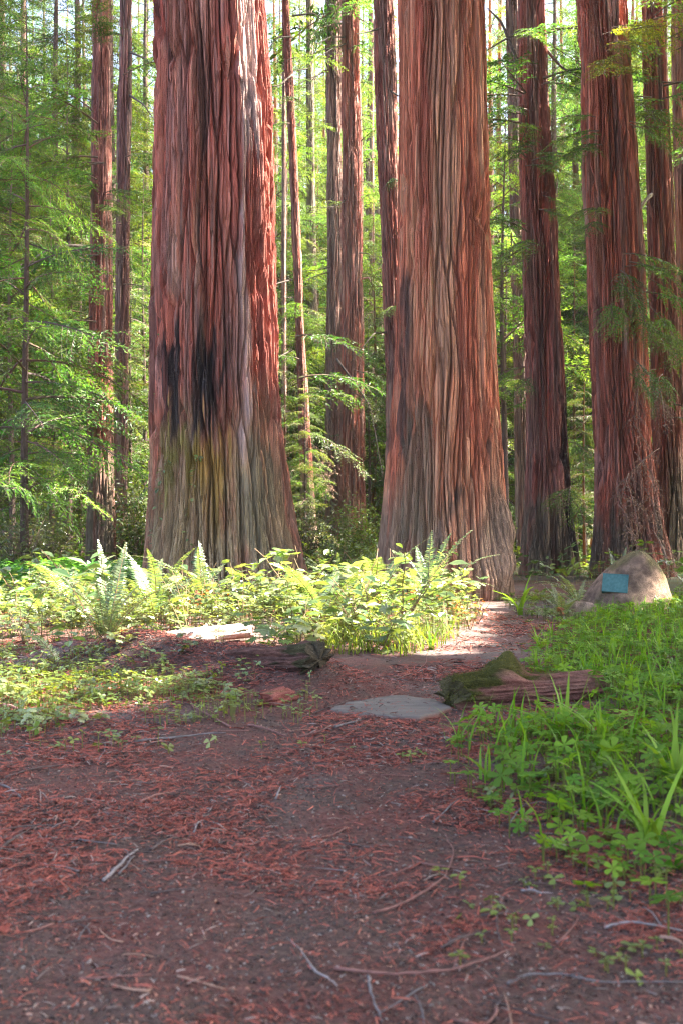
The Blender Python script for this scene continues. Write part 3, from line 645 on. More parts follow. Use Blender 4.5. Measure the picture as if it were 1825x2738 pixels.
# ------------------------------------------------------------------ boulder with plaque
def boulder(name, label, base, W, D, H, planes, seed, cols, noise_amp=.035, sub=5):
    import bmesh
    bm = bmesh.new(); bmesh.ops.create_icosphere(bm, subdivisions=sub, radius=1.0)
    v = np.array([q.co[:] for q in bm.verts]); f = np.array([[q.index for q in fc.verts] for fc in bm.faces]); bm.free()
    pl = np.array(planes, float); nn = norm(pl[:, :3]); dd = pl[:, 3]
    dot = v@nn.T; rr = np.where(dot > .02, dd/np.maximum(dot, .02), 9.0)
    k_ = 11.0; r = -np.log(np.exp(-k_*np.minimum(rr, 3)).sum(1))/k_
    p = v*r[:, None]
    n = (fbm(p[:, 0]*2.2, p[:, 1]*2.2, p[:, 2]*2.2, 4, seed)-.5)*3+(fbm(p[:, 0]*9, p[:, 1]*9, p[:, 2]*9, 3, seed+3)-.5)*.8
    p = p*(1+noise_amp*n)[:, None]*np.array([W, D, H])
    w = fbm(p[:, 0]*2.5, p[:, 1]*2.5, p[:, 2]*2.5, 3, seed+5); w2 = fbm(p[:, 0]*14, p[:, 1]*14, p[:, 2]*14, 3, seed+6)
    a, c_, mo = [np.array(q) for q in cols]
    col = a*(1-sstep(.35, .65, w2))[:, None]+c_*sstep(.35, .65, w2)[:, None]
    mm = (sstep(.5, .62, w)*.8*sstep(-.2, .5, p[:, 2]/H))[:, None]; col = col*(1-mm)+mo*mm
    r_ = thing(name, label, 'rock', base); b = Batch(); b.add(p, f, col); b.build('stone', M_ROCK, r_, True); return r_, p
RB = P(1690, 1650, 12.6); RB[2] = hgt(RB[0], RB[1])+.04
rock, rp = boulder('boulder', 'peaked granite boulder bearing a green plaque, its right side sunlit', RB, 1.08, 1, 1.13,
    [(-.74, 0, .67, .47), (.84, -.05, .54, .53), (-.12, -1, .30, .38), (.1, 1, .2, .38), (.62, -.78, .15, .40), (-.7, -.6, .2, .50), (.1, 0, 1, .76), (0, 0, -1, .35), (.95, .1, .1, .60), (.45, 0, .9, .69), (-1, 0, .1, .62), (-.3, 0, .95, .72)],
    300, [(.33, .215, .15), (.17, .11, .08), (.15, .13, .05)], noise_amp=.05)
# plaque: a bronze plate gone green, rim round a sunk field, lines of small worn lettering as relief
def plaque_mat():
    m, nt, N, L, B = newmat('patina_bronze')
    v = mapping(N, L, (1, 1, 1)); n = noise_node(N, L, v, 30, 4)
    rp_ = N.new('ShaderNodeValToRGB'); L.new(n, rp_.inputs[0]); rp_.color_ramp.elements[0].position = .3; rp_.color_ramp.elements[1].position = .7
    rp_.color_ramp.elements[0].color = (.055, .125, .12, 1); rp_.color_ramp.elements[1].color = (.085, .18, .17, 1)
    L.new(rp_.outputs[0], B.inputs['Base Color']); B.inputs['Roughness'].default_value = .85; B.inputs['Specular IOR Level'].default_value = .15; B.inputs['Metallic'].default_value = .0
    w = N.new('ShaderNodeTexNoise'); w.inputs['Scale'].default_value = 1; w.inputs['Detail'].default_value = 2
    L.new(mapping(N, L, (160, 60, 1)), w.inputs['Vector'])
    bp = N.new('ShaderNodeBump'); bp.inputs['Strength'].default_value = .35; bp.inputs['Distance'].default_value = .002
    L.new(w.outputs[0], bp.inputs['Height']); L.new(bp.outputs[0], B.inputs['Normal']); return m
M_PLAQ = plaque_mat()
sel = np.argmin(np.hypot(rp[:, 0]-(P(1645, 1560, 12.3)[0]-RB[0]), rp[:, 2]-(P(1645, 1560, 12.3)[2]-RB[2]))+(rp[:, 1] > 0)*5)
pq = thing('plaque', 'blue-green bronze plaque fixed to the face of the boulder', 'plaque')
nb_ = rp[(np.linalg.norm(rp-rp[sel], axis=1) < .17)]; pn = np.linalg.svd(nb_-nb_.mean(0))[2][2]; pn = norm(pn*(1 if pn[1] < 0 else -1)*.5+norm(np.array([-.22, -1, .30]))*1.0); pxv = norm(np.cross(np.array([0, 0, 1.0]), -pn)*-1)
pxv = pxv*(1 if pxv[0] > 0 else -1); pyv = np.cross(pn, pxv)*(1); pyv = pyv*(1 if pyv[2] > 0 else -1)
pxv, pyv = pxv*math.cos(-.05)+pyv*math.sin(-.05), -pxv*math.sin(-.05)+pyv*math.cos(-.05)
pc = RB+nb_.mean(0)+pn*(((rp[np.linalg.norm(rp-rp[sel], axis=1) < .21]-nb_.mean(0))@pn).max()+.002)
Rm = Matrix([[pxv[i], pyv[i], pn[i]] for i in range(3)]).to_4x4(); Rm.translation = Vector(pc); pq.matrix_world = Rm
def box_faces(): return np.array([[0, 1, 3, 2], [4, 6, 7, 5], [0, 4, 5, 1], [2, 3, 7, 6], [0, 2, 6, 4], [1, 5, 7, 3]])
def box(b, x0, x1, y0, y1, z0, z1, col, m=0):
    b.add([[x, y, z] for x in (x0, x1) for y in (y0, y1) for z in (z0, z1)], box_faces(), col, m)
pw, ph = .155, .118
b = Batch(); box(b, -pw, pw, -ph, ph, -.07, .006, (1, 1, 1)); plate = b.build('plate', M_PLAQ, pq)
for x0, x1, y0, y1 in [(-pw, pw, ph-.010, ph), (-pw, pw, -ph, -ph+.010), (-pw, -pw+.010, -ph+.0102, ph-.0102), (pw-.010, pw, -ph+.0102, ph-.0102)]:
    b = Batch(); box(b, x0, x1, y0, y1, .0062, .013, (1, 1, 1)); b.build('rim', M_PLAQ, plate)
SB = P(1548, 1650, 12.3); SB[2] = hgt(SB[0], SB[1])
boulder('stone', 'small mossy stone at the left foot of the plaque boulder', SB, .26, .24, .2, [(-.8, 0, .5, .9), (.8, 0, .5, .9), (0, -1, .3, .8), (0, 1, .2, .9), (.1, .1, 1, .85), (0, 0, -1, .8)], 310, [(.32, .23, .18), (.2, .15, .11), (.15, .15, .06)], sub=4)

# ------------------------------------------------------------------ flat weathered slab across the path
def slab():
    top = [(875, 1907), (925, 1885), (982, 1873), (1068, 1869), (1120, 1877), (1170, 1881), (1206, 1902), (1170, 1920), (1124, 1932), (1050, 1927), (976, 1917), (920, 1914)]
    pts = np.array([gpt(*p) for p in top]); c = pts.mean(0); h0 = hgt(pts[:, 0], pts[:, 1]).max()
    r = thing('stone_slab', 'flat grey weathered slab lying across the path', 'slab', c)
    b = Batch(); n = len(pts); K = 10
    ring = []
    # fine outline
    t = np.linspace(0, n, n*8, endpoint=False); i0 = t.astype(int); fr = (t-i0)[:, None]
    o = pts[i0 % n]*(1-fr)+pts[(i0+1) % n]*fr; o = o-c
    jit = 1+(.10*(noise3(o[:, 0]*11, o[:, 1]*11, 0, 5)-.5)+.05*(noise3(o[:, 0]*40, o[:, 1]*40, 0, 6)-.5))[:, None]; o = o*jit; m = len(o)
    zt = h0-c[2]+.014
    lay = [(.0, 1), (.3, 1), (.6, 1), (.85, 1), (.98, 1), (1.0, .75), (1.01, .3), (.99, -.5), (.97, -1.5)]
    V = []
    for s_, zz in lay:
        q = o*s_; z = np.where(zz == 1, zt+.018*(fbm(q[:, 0]*4, q[:, 1]*16, 0, 3, 2)-.5), zt-.055*(1-zz)+.01*(noise3(q[:, 0]*25, q[:, 1]*25, zz, 3)-.5))
        V.append(np.stack([q[:, 0], q[:, 1], z], -1))
    V = np.concatenate(V); L_ = len(lay)
    ii = np.arange(L_*m).reshape(L_, m); jj = np.roll(ii, -1, 1)
    f = np.stack([ii[:-1], ii[1:], jj[1:], jj[:-1]], -1).reshape(-1, 4)
    col = np.where((np.arange(L_*m)//m < 5)[:, None], np.array([.135, .118, .10]), np.array([.16, .08, .06]))
    b.add(V, f, col); b.build('slab', M_SLAB, r, True)
    rng = np.random.default_rng(3); nn_ = 150; k_ = rng.integers(0, m, nn_); q = o[k_]*(rng.random((nn_, 1))**.35); az = rng.uniform(0, 6.28, nn_); b = Batch()
    b.scatter(np.array([[0, -1, 0], [1, -.5, .02], [1, .5, .02], [0, 1, 0]]), TW_F, np.stack([q[:, 0], q[:, 1], np.full(nn_, zt+.008)], -1), frames(np.stack([np.cos(az), np.sin(az), 0*az], -1), np.tile([0, 0, 1.0], (nn_, 1))), np.stack([rng.uniform(.015, .05, nn_), np.full(nn_, .0018), np.full(nn_, .1)], -1), np.array([.18, .07, .05])*rng.uniform(.5, 1.4, (nn_, 1)))
    tag(b.build('needles', M_LITTER, r), kind='stuff')
    return zt+c[2]
SLABZ = slab()

# ------------------------------------------------------------------ logs
def rotten_log(name, label, A, Bp, r, seed, knob=None, moss=.5, n=120, m=120, squash=.85, cols=None, mossdir=(-.3, 0, .9), endrag=.10, mat=None, endc=None):
    A, Bp = np.array(A), np.array(Bp); ax_ = Bp-A; Lg = np.linalg.norm(ax_); R = frames(ax_[None], np.array([[0, 0, 1.0]]))[0]
    u = np.linspace(0, 1, n); th = np.arange(m)/m*2*PI; U, T = np.meshgrid(u, th, indexing='ij')
    s = U*Lg; cy_, sz = np.cos(T), np.sin(T)
    g1 = fbm(s*1.6, cy_*r*60+4, sz*r*60, 3, seed)-.5; g2 = fbm(s*7, cy_*r*150, sz*r*150, 3, seed+2)-.5; g3 = fbm(s*2, cy_*1.3, sz*1.3, 2, seed+4)-.5
    rad = r*(1+.25*g3*2)+r*.5*g1+r*.34*g2
    if knob:
        for ku, kw, kh, kt, ktw in knob:
            rad = rad+kh*np.exp(-np.abs((U-ku)/kw)**2.6)*np.exp(-(np.angle(np.exp(1j*(T-kt)))/ktw)**2)*(.8+.5*fbm(s*9, cy_*4, sz*4, 2, seed+6))
    endt = np.minimum(U, 1-U)*Lg
    sx = s+endrag*(fbm(cy_*3, sz*3, 0, 2, seed+8)-.5)*np.where(U < .5, 1, 1)*2
    loc = np.stack([sx, cy_*rad, sz*rad*squash], -1)
    nrm_z = (loc@R.T)
    V = loc.reshape(-1, 3)@R.T
    wood, wood2, mo = [np.array(q) for q in (cols or [(.33, .16, .115), (.24, .10, .075), (.075, .085, .022)])]
    w = sstep(.4, .6, fbm(s*1.5, cy_*r*30, sz*r*30, 3, seed+10))[..., None]; col = wood*(1-w)+wood2*w
    mk = sstep(.0, .45, sz*mossdir[2]+(U-.5)*2*mossdir[0]+(fbm(s*7, cy_*3, sz*3, 3, seed+12)-.5)*1.6-(1-moss))[..., None]; col = col*(1-mk)+mo*mk
    V3 = V.reshape(n, m, 3).copy()
    b = Batch(); ii = np.arange(n*m).reshape(n, m); jj = np.roll(ii, -1, 1)
    f = np.stack([ii[:-1], jj[:-1], jj[1:], ii[1:]], -1).reshape(-1, 4); b.add(V, f, col.reshape(-1, 3))
    for e, sgn in ((0, 1), (n-1, -1)):       # ragged ends
        c = V3[e].mean(0); rings = [V3[e]*q+c*(1-q)+ax_/Lg*-sgn*(.25*r*(1-q))+(noise3(V3[e][:, :1]*20, V3[e][:, 1:2]*20, V3[e][:, 2:]*20+q, seed)-.5)*.03 for q in (1, .75, .5, .25, .02)]
        rings[0] = V3[e]; W = np.concatenate(rings); k5 = np.arange(5*m).reshape(5, m); j5 = np.roll(k5, -1, 1)
        ff = np.stack([k5[:-1], k5[1:], j5[1:], j5[:-1]], -1).reshape(-1, 4); b.add(W, ff if sgn == 1 else ff[:, ::-1], wood2*1.15 if endc is None else np.array(endc))
    r_ = thing(name, label, 'log', A); b.build('wood', mat or M_MOSSY, r_, True); return r_
a0, a1 = gpt(1214, 1915), gpt(1500, 1905)
a1 = np.array([(1600-CX)/F*5.85, 5.85, a0[2]]); a0 = np.array([(1212-CX)/F*5.7, 5.7, a0[2]])
lg = rotten_log('mossy_log', 'rotten mossy log stub with a jagged knob at the path edge', a0+[0, .05, .07], a1+[0, .12, .085], .125, 3,
    knob=[(.34, .11, .15, 1.62, .55), (.17, .17, .03, 1.9, .8)], moss=.5, mossdir=(-.6, 0, .7), cols=[(.29, .15, .11), (.20, .09, .068), (.075, .075, .022)], endc=(.10, .085, .04))
def moss_tufts(log, nm, seed):
    rng = np.random.default_rng(seed); o = [c for c in log.children if c.name.startswith('wood')][0].data
    co = np.zeros(len(o.vertices)*3); o.vertices.foreach_get('co', co); co = co.reshape(-1, 3); nr = np.zeros(len(o.vertices)*3); o.vertices.foreach_get('normal', nr); nr = nr.reshape(-1, 3)
    cl = np.zeros(len(o.vertices)*4); o.color_attributes['Col'].data.foreach_get('color', cl); cl = cl.reshape(-1, 4)
    ok = np.where((cl[:, 0] < .11) & (co[:, 2] > -.05))[0]; i = rng.choice(ok, nm); p = co[i]+rng.normal(0, .004, (nm, 3)); d = nr[i]+rng.normal(0, .6, (nm, 3)); b = Batch()
    b.scatter(TW_V*[1, 1.2, 1], TW_F, p, frames(d, rng.normal(0, 1, (nm, 3))), rng.uniform(.006, .015, nm), np.array([.085, .085, .022])*rng.uniform(.5, 1.5, (nm, 1)))
    tag(b.build('moss', M_GRASS, log), kind='stuff')
moss_tufts(lg, 5000, 4)
w0 = gpt(760, 1850); w1 = np.array([-1.3, 7.35, 0]); w1[2] = hgt(-1.3, 7.35)
rotten_log('buried_log', 'rotten log end with mossy cut poking from the needle-covered hump', [-.16, 6.28, hgt(-.16, 6.28)+.045], [-.75, 6.85, hgt(-.75, 6.85)-.12], .13, 8, moss=.45, mossdir=(-1.0, 0, .3), cols=[(.20, .10, .075), (.13, .07, .055), (.07, .062, .03)], endc=(.085, .07, .045))
rotten_log('decayed_chunk', 'small red decayed wood chunk beside the buried log', gpt(715, 1888)+[0, 0, .03], gpt(772, 1880)+[0, .1, .03], .055, 11, moss=.1, n=30, m=28, cols=[(.36, .13, .10), (.26, .09, .07), (.1, .08, .04)])
f0, f1 = gpt(315, 1768), gpt(650, 1722)
rotten_log('fallen_log', 'bleached fallen log glaring in the sun behind the hump', [-2.0, 8.35, hgt(-2.0, 8.35)+.05], [-.85, 9.1, hgt(-.85, 9.1)+.09], .075, 14, moss=.0, n=60, m=32, cols=[(.55, .42, .36), (.42, .3, .25), (.3, .25, .15)])

# ------------------------------------------------------------------ ferns
PN_V = np.array([[0, .5, 0], [0, -.5, 0], [.55, -.42, .05], [.55, .42, .05], [1, 0, -.10]]); PN_F3 = np.array([[3, 2, 4]]); PN_F4 = np.array([[0, 1, 2, 3]])
def frond_mesh(seed, L=1.0, e0=75, e1=-5, npair=34, wmax=.115, c0=(.08, .15, .06), c1=(.20, .24, .12), dead=False):
    rng = np.random.default_rng(seed); b = Batch(); n = 40; t = np.linspace(0, 1, n)
    el = np.radians(e0+(e1-e0)*t**1.3); sw = np.cumsum(rng.normal(0, .018, n)); ds = L/(n-1)
    p = np.cumsum(np.stack([np.cos(el)*np.cos(sw), np.cos(el)*np.sin(sw), np.sin(el)], -1)*ds, 0); p -= p[0]
    tg = norm(np.gradient(p, axis=0)); nrm = norm(np.cross(tg, np.tile([0, 1.0, 0], (n, 1)))*-1); nrm *= np.sign(nrm[:, 2:3]+1e-6); sd = np.cross(nrm, tg)
    b.tube(p[::3], np.linspace(.006, .0015, len(p[::3])), 4, (.16, .09, .05), 1, cap=False)
    tt = np.linspace(.16, .995, npair); ip = tt*(n-1); i0 = np.minimum(ip.astype(int), n-2); fr = (ip-i0)[:, None]
    q = p[i0]*(1-fr)+p[i0+1]*fr
    prof = np.minimum(1, ((tt-.10)/.16))**.8*np.minimum(1, (1.02-tt)/.62)**.85
    for s_ in (-1, 1):
        m = npair; a = np.radians(rng.normal(72, 5, m)); dv = tg[i0]*np.cos(a)[:, None]+sd[i0]*s_*np.sin(a)[:, None]+nrm[i0]*rng.normal(.05, .12, (m, 1))
        ln = wmax*prof*rng.uniform(.85, 1.1, m)+.004; wd = np.full(m, L/npair*.62)
        y = rng.random((m, 1)); col = (np.array(c0)*(1-y)+np.array(c1)*y) if not dead else np.array([.30, .10, .05])*rng.uniform(.6, 1.4, (m, 1))
        R = frames(dv, nrm[i0]+rng.normal(0, .12, (m, 3))); sc = np.stack([ln, wd, ln], -1)
        b.scatter(PN_V, PN_F4, q, R, sc, col); b.scatter(PN_V, PN_F3, q, R, sc, col)
    return b.mesh('frond', [M_FERN, M_TWIG])
FR = [frond_mesh(600+i, 1.0, e0, e1) for i, (e0, e1) in enumerate([(86, 62), (80, 30), (70, 5), (62, -20), (50, -30), (84, 45)])]
FR_DEAD = [frond_mesh(620+i, 1.0, 55, -45, dead=True) for i in range(2)]
def fern(label, p, fronds, group='sword ferns', dead=0, seed=0):
    """fronds: (direction in degrees, length, frond shape)"""
    rng = np.random.default_rng(700+seed); r = thing('sword_fern', label, 'fern', (p[0], p[1], p[2]-.02), group=group)
    for az, ln, k_ in fronds:
        o = link('frond', FR[k_], r); o.rotation_euler = (rng.uniform(-.15, .15), rng.uniform(-.06, .06), math.radians(az)); ln *= 1.18; o.scale = (ln, ln*rng.uniform(.9, 1.15), ln)
    for i in range(dead):
        o = link('dead_frond', FR_DEAD[i % 2], r); o.rotation_euler = (0, 0, rng.uniform(0, 6.28)); o.scale = (rng.uniform(.4, .6),)*3
    return r
def gp(px, d):
    x = (px-CX)/F*d; return np.array([x, d, float(hgt(x, d))])
def ring(n, ln, ks, seed):
    rng = np.random.default_rng(seed); return [(360*i/n+rng.uniform(-18, 18), ln*rng.uniform(.75, 1.15), int(rng.choice(ks))) for i in range(n)]
fern('large upright sword fern with white-lit fronds in front of the left trunks', gp(285, 8.7), [(140, .86, 0), (100, .84, 0), (60, .8, 5), (170, .7, 1), (20, .66, 1), (200, .62, 2), (-20, .6, 2), (230, .55, 1), (280, .56, 5), (320, .5, 1), (185, .8, 2), (5, .85, 2)], dead=3, seed=1)
fern('low dark fern frond clump arching to the left edge', gp(170, 7.2), [(170, .62, 3), (185, .5, 4), (150, .45, 3), (20, .3, 3)], seed=2)
fern('tall fern at the foot of the charred redwood', gp(545, 12.0), [(180, .95, 2), (165, .9, 3), (195, .85, 2), (100, .8, 1), (60, .75, 2), (280, .8, 1), (240, .8, 2), (10, .7, 2), (330, .7, 3), (120, .8, 5)], dead=4, seed=3)
fern('pale glaring fern with arching fronds before the big smooth redwood', gp(1010, 11.6), ring(14, .85, [1, 2, 2, 3], 1), dead=2, seed=4)
fern('spreading bright fern at the right end of the sunlit plants', gp(1150, 12.2), [(20, 1.05, 1), (40, .95, 5), (60, .9, 0), (0, 1.0, 2), (100, .8, 5), (150, .8, 1), (200, .8, 2), (260, .7, 1), (310, .7, 2), (340, .8, 3)], dead=2, seed=5)
fern('mid-sized fern in the middle of the sunlit plants', gp(700, 11.2), ring(8, .6, [2, 3, 1], 3), seed=6)
fern('fern between the two huge redwoods, half in shade', gp(905, 13.0), ring(9, .7, [2, 3, 1], 4), seed=7)
fern('fern left of the plaque boulder with pale curved fronds', gp(1545, 13.6), [(175, .75, 2), (190, .7, 3), (160, .6, 3), (140, .5, 1), (220, .6, 2), (60, .4, 1)], dead=1, seed=8)
fern('small pale fern below the boulder beside the path', gp(1500, 12.0), ring(8, .45, [2, 3, 1], 6), dead=1, seed=9)
fern('short yellow-green fern at the left among leafy plants', gp(110, 10.0), ring(8, .55, [1, 2, 3], 7), dead=1, seed=10)
fern('backlit yellow fern behind the large upright one', gp(195, 11.5), ring(7, .8, [2, 2, 3], 8), dead=2, seed=11)
fern('broad arching fern right of the large upright one', gp(415, 10.3), ring(11, .78, [2, 3, 2, 1], 21), dead=2, seed=21)
fern('broad arching fern at the centre of the sunlit plants', gp(870, 10.0), ring(11, .8, [2, 3, 1, 2], 22), dead=1, seed=22)
fr_ = fern('little bright fern sprig behind the boulder top', gp(1650, 13.1), [(110, .70, 0), (60, .72, 0), (30, .5, 1), (160, .5, 1)], seed=12)

# ------------------------------------------------------------------ broad-leaved plants
half = [(.08, .05), (.16, .26), (.27, .20), (.33, .44), (.45, .36), (.52, .22), (.62, .40), (.74, .30), (.78, .15), (.90, .14)]
LB_V = np.array([[.42, 0, .05], [0, 0, 0]]+[[x, y, .02-.10*y-.10*x*x] for x, y in half]+[[1, 0, -.14]]+[[x, -y, .02-.10*y-.10*x*x] for x, y in half[::-1]])
LB_F = np.array([[0, i, i % (len(LB_V)-1)+1] for i in range(1, len(LB_V))])
def one_leaf(v, f, name, c):
    b = Batch(); b.add(v, f, np.array(c)); return b.mesh(name, M_BROAD)
LEAF_ME = [one_leaf(LB_V, LB_F, 'leaf', c) for c in [(.14, .21, .07), (.10, .17, .05), (.22, .26, .10)]]+[one_leaf(LS_V*[1, 1.25, 1], LS_F, 'leaf', c) for c in [(.13, .20, .07), (.20, .25, .10)]]
def stem_points(rng, h, lean):
    t = np.linspace(0, 1, 8)[:, None]; az = rng.uniform(0, 6.28)
    return t*np.array([math.cos(az)*lean, math.sin(az)*lean, h])+np.array([math.cos(az), math.sin(az), -.3])*(lean*.35*t**2)+rng.normal(0, .006, (8, 3))*t
def leafy_plant(label, p, h, nleaf, ll, kinds, seed, group=None, lean=.12, nst=2, stems=None, name='leafy_plant'):
    """A plant whose leaves are parts of their own."""
    rng = np.random.default_rng(800+seed); r = thing(name, label, 'plant', (p[0], p[1], p[2]-.02), group=group)
    lo = []
    for k_ in range(nst):
        sp_ = stem_points(rng, h*rng.uniform(.75, 1.0), lean) if stems is None else np.array(stems[k_])
        b = Batch(); b.tube(sp_, np.linspace(.006, .0025, len(sp_)), 4, (.16, .12, .06), cap=False); b.build('stem', M_TWIG, r)
        lo += [(sp_, t) for t in np.linspace(.38 if stems is None else .7, 1, nleaf//nst)]
    for i, (sp_, t) in enumerate(lo):
        k_ = t*(len(sp_)-1); a = int(min(k_, len(sp_)-2)); q = sp_[a]+(sp_[a+1]-sp_[a])*(k_-a)
        az = i*2.4+rng.uniform(-.4, .4); el = rng.uniform(-.35, .35)
        o = link('leaf', LEAF_ME[int(rng.choice(kinds))], r); s_ = ll*rng.uniform(.65, 1.2)
        o.location = tuple(q+np.array([math.cos(az), math.sin(az), 0])*.02); o.rotation_euler = (rng.uniform(-.5, .5), el, az); o.scale = (s_, s_, s_)
    return r
hero = [
 ('lobed-leaf sprig rising pale against the foot of the charred redwood', gp(505, 9.6), .82, 12, .15, [0, 2], 1),
 ('oak-leaved sapling with lit top right of the tall fern', gp(650, 9.8), .68, 16, .16, [0, 2], 2),
 ('broad yellow-leaved seedling above the bleached log', gp(500, 9.0), .48, 9, .13, [0, 2], 3),
 ('dark-leaved shoot standing over the needle hump', gp(690, 8.2), .40, 10, .15, [0, 1], 4),
 ('large-leaved seedling on top of the hump beside the mossy log end', gp(715, 6.9), .22, 8, .15, [0, 1], 5),
 ('green maple-like shoot at the middle of the sunlit plants', gp(800, 8.6), .55, 14, .17, [0, 1], 6),
 ('yellow-leaved sapling with erect tip in the centre', gp(755, 10.4), .68, 16, .14, [0, 2], 7),
 ('tall leafy plant left of the pale glaring fern', gp(960, 9.7), .62, 16, .13, [3, 4], 8),
 ('leafy stem with rounded leaves among the glaring fern fronds', gp(1080, 10.4), .66, 16, .10, [3, 4], 9),
 ('slim plant with red-tinged leaves where plants meet the path', gp(1250, 10.6), .45, 12, .10, [3, 4], 10),
 ('pointed-leaf plant in shade at the near edge of the plants', gp(1000, 8.5), .30, 12, .11, [0, 1], 11),
 ('paired-leaf plant with bluish leaves right of the low dark fern', gp(195, 7.4), .30, 8, .13, [3, 3], 12),
 ('bright leafy shoot at the far left among sunlit leaves', gp(70, 8.9), .42, 14, .11, [3, 4], 13),
 ('seedling with large leaves below the low dark fern', gp(120, 5.3), .14, 6, .10, [0, 1], 14),
]
for h_ in hero: leafy_plant(*h_[:6], h_[6], nst=2 if h_[3] > 10 else 1)
stA = [np.array([[0, 0, 0], [-.05, 0, .2], [-.16, 0, .42], [-.24, .0, .58], [-.36, 0, .66], [-.46, 0, .64]])*[1, 1, 1.15]]
leafy_plant('single arching sprig of lobed leaves hanging before the charred trunk', gp(845, 11.0), .7, 9, .15, [0, 1], 30, nst=1, stems=stA)

# merged small plants: stem plus foliage, copied through the sunlit band
def small_plant(seed, h, n, ll, lobed, c0, c1):
    rng = np.random.default_rng(seed); bs, bl = Batch(), Batch(); tv, tf = (LB_V, LB_F) if lobed else (LS_V*[1, 1.2, 1], LS_F)
    for k_ in range(3):
        sp_ = stem_points(rng, h*rng.uniform(.6, 1.0), h*.35); bs.tube(sp_, np.linspace(.005, .002, 8), 3, (.17, .11, .06), cap=False)
        m = n//3; t = rng.uniform(.3, 1, m)*7; a = np.minimum(t.astype(int), 6); q = sp_[a]+(sp_[a+1]-sp_[a])*(t-a)[:, None]+rng.normal(0, .03, (m, 3))
        az = rng.uniform(0, 6.28, m); d = np.stack([np.cos(az), np.sin(az), rng.uniform(-.4, .3, m)], -1); y = rng.random((m, 1))
        bl.scatter(tv, tf, q, frames(d, np.array([0, 0, 1.0])+rng.normal(0, .3, (m, 3))), ll*rng.uniform(.6, 1.25, m), (np.array(c0)*(1-y)+np.array(c1)*y)*rng.uniform(.8, 1.2, (m, 1)))
    return bs.mesh('stem', M_TWIG), bl.mesh('foliage', M_BROAD)
G0, G1, Y0, Y1 = (.09, .16, .055), (.16, .22, .085), (.19, .24, .09), (.29, .31, .15)
SPL = [small_plant(900+i, *a) for i, a in enumerate([(.5, 24, .11, True, G0, Y0), (.42, 30, .085, False, G1, Y1), (.6, 33, .09, False, G0, Y0), (.36, 24, .12, True, G1, Y1), (.3, 27, .07, False, G0, G1), (.32, 36, .05, False, (.28, .07, .04), (.34, .13, .05))])]
rngP = np.random.default_rng(31)
def copy_plant(label, group, p, vi, s, name='understory_plant'):
    r = thing(name, label, 'plant', (p[0], p[1], p[2]-.02), rngP.uniform(0, 6.28), group, s); link('stem', SPL[vi][0], r); link('foliage', SPL[vi][1], r)
cnt = 0
for i in range(400):
    d = rngP.uniform(8.3, 14.5); x = rngP.uniform(-.37*d, band_edge(d)-.1); px = CX+x/d*F
    if d < 9.4 and px < 760 and px > 330: continue
    if (x+2.05)**2+((d-8.5)*.7)**2 < .5**2 and rngP.random() < .85: continue
    if d < 9.0 and px < 330 and rngP.random() < .5: continue
    if cnt >= 165: break
    cnt += 1
    z = hgt(x, d); vi = int(rngP.choice([0, 1, 2, 3, 4, 1, 2], 1)[0]); sc = rngP.uniform(.6, 1.15)*(.75 if d < 9 else 1)*(.35+1.5*float(sstep(.28, .7, fbm(x*1.1, d*1.1, 0, 2, 88)))+(.3 if px > 640 else 0))
    if px > 330 and px < 620: sc *= .7
    area = 'left end' if px < 420 else ('middle' if px < 860 else 'right end')
    copy_plant('leafy plant in the sunlit mass of undergrowth, its '+area, 'sunlit leafy plants, '+area, (x, d, z), vi, sc)
for px, d in [(560, 11.4), (600, 10.8), (520, 11.0), (480, 10.6), (1110, 11.5), (1230, 10.8), (1255, 10.2), (1200, 11.2), (1275, 11.0), (470, 11.6)]:
    copy_plant('rusty red dried fern patch at the '+('foot of the charred redwood' if px < 700 else 'path end of the sunlit plants'), 'rusty dried plants, '+('left' if px < 700 else 'right'), gp(px, d), 5, 1.0, 'dried_plant')
for px, d, vi, s_ in [(560, 6.2, 3, .5), (620, 6.0, 3, .45), (660, 6.3, 4, .6), (240, 5.2, 3, .45), (90, 5.1, 3, .5), (30, 5.9, 3, .7), (60, 6.6, 2, .6), (410, 6.8, 4, .7), (330, 7.2, 3, .6), (480, 6.9, 0, .5)]:
    copy_plant('small leafy plant on the litter left of the hump', 'small plants left of the hump', gp(px, d), vi, s_)

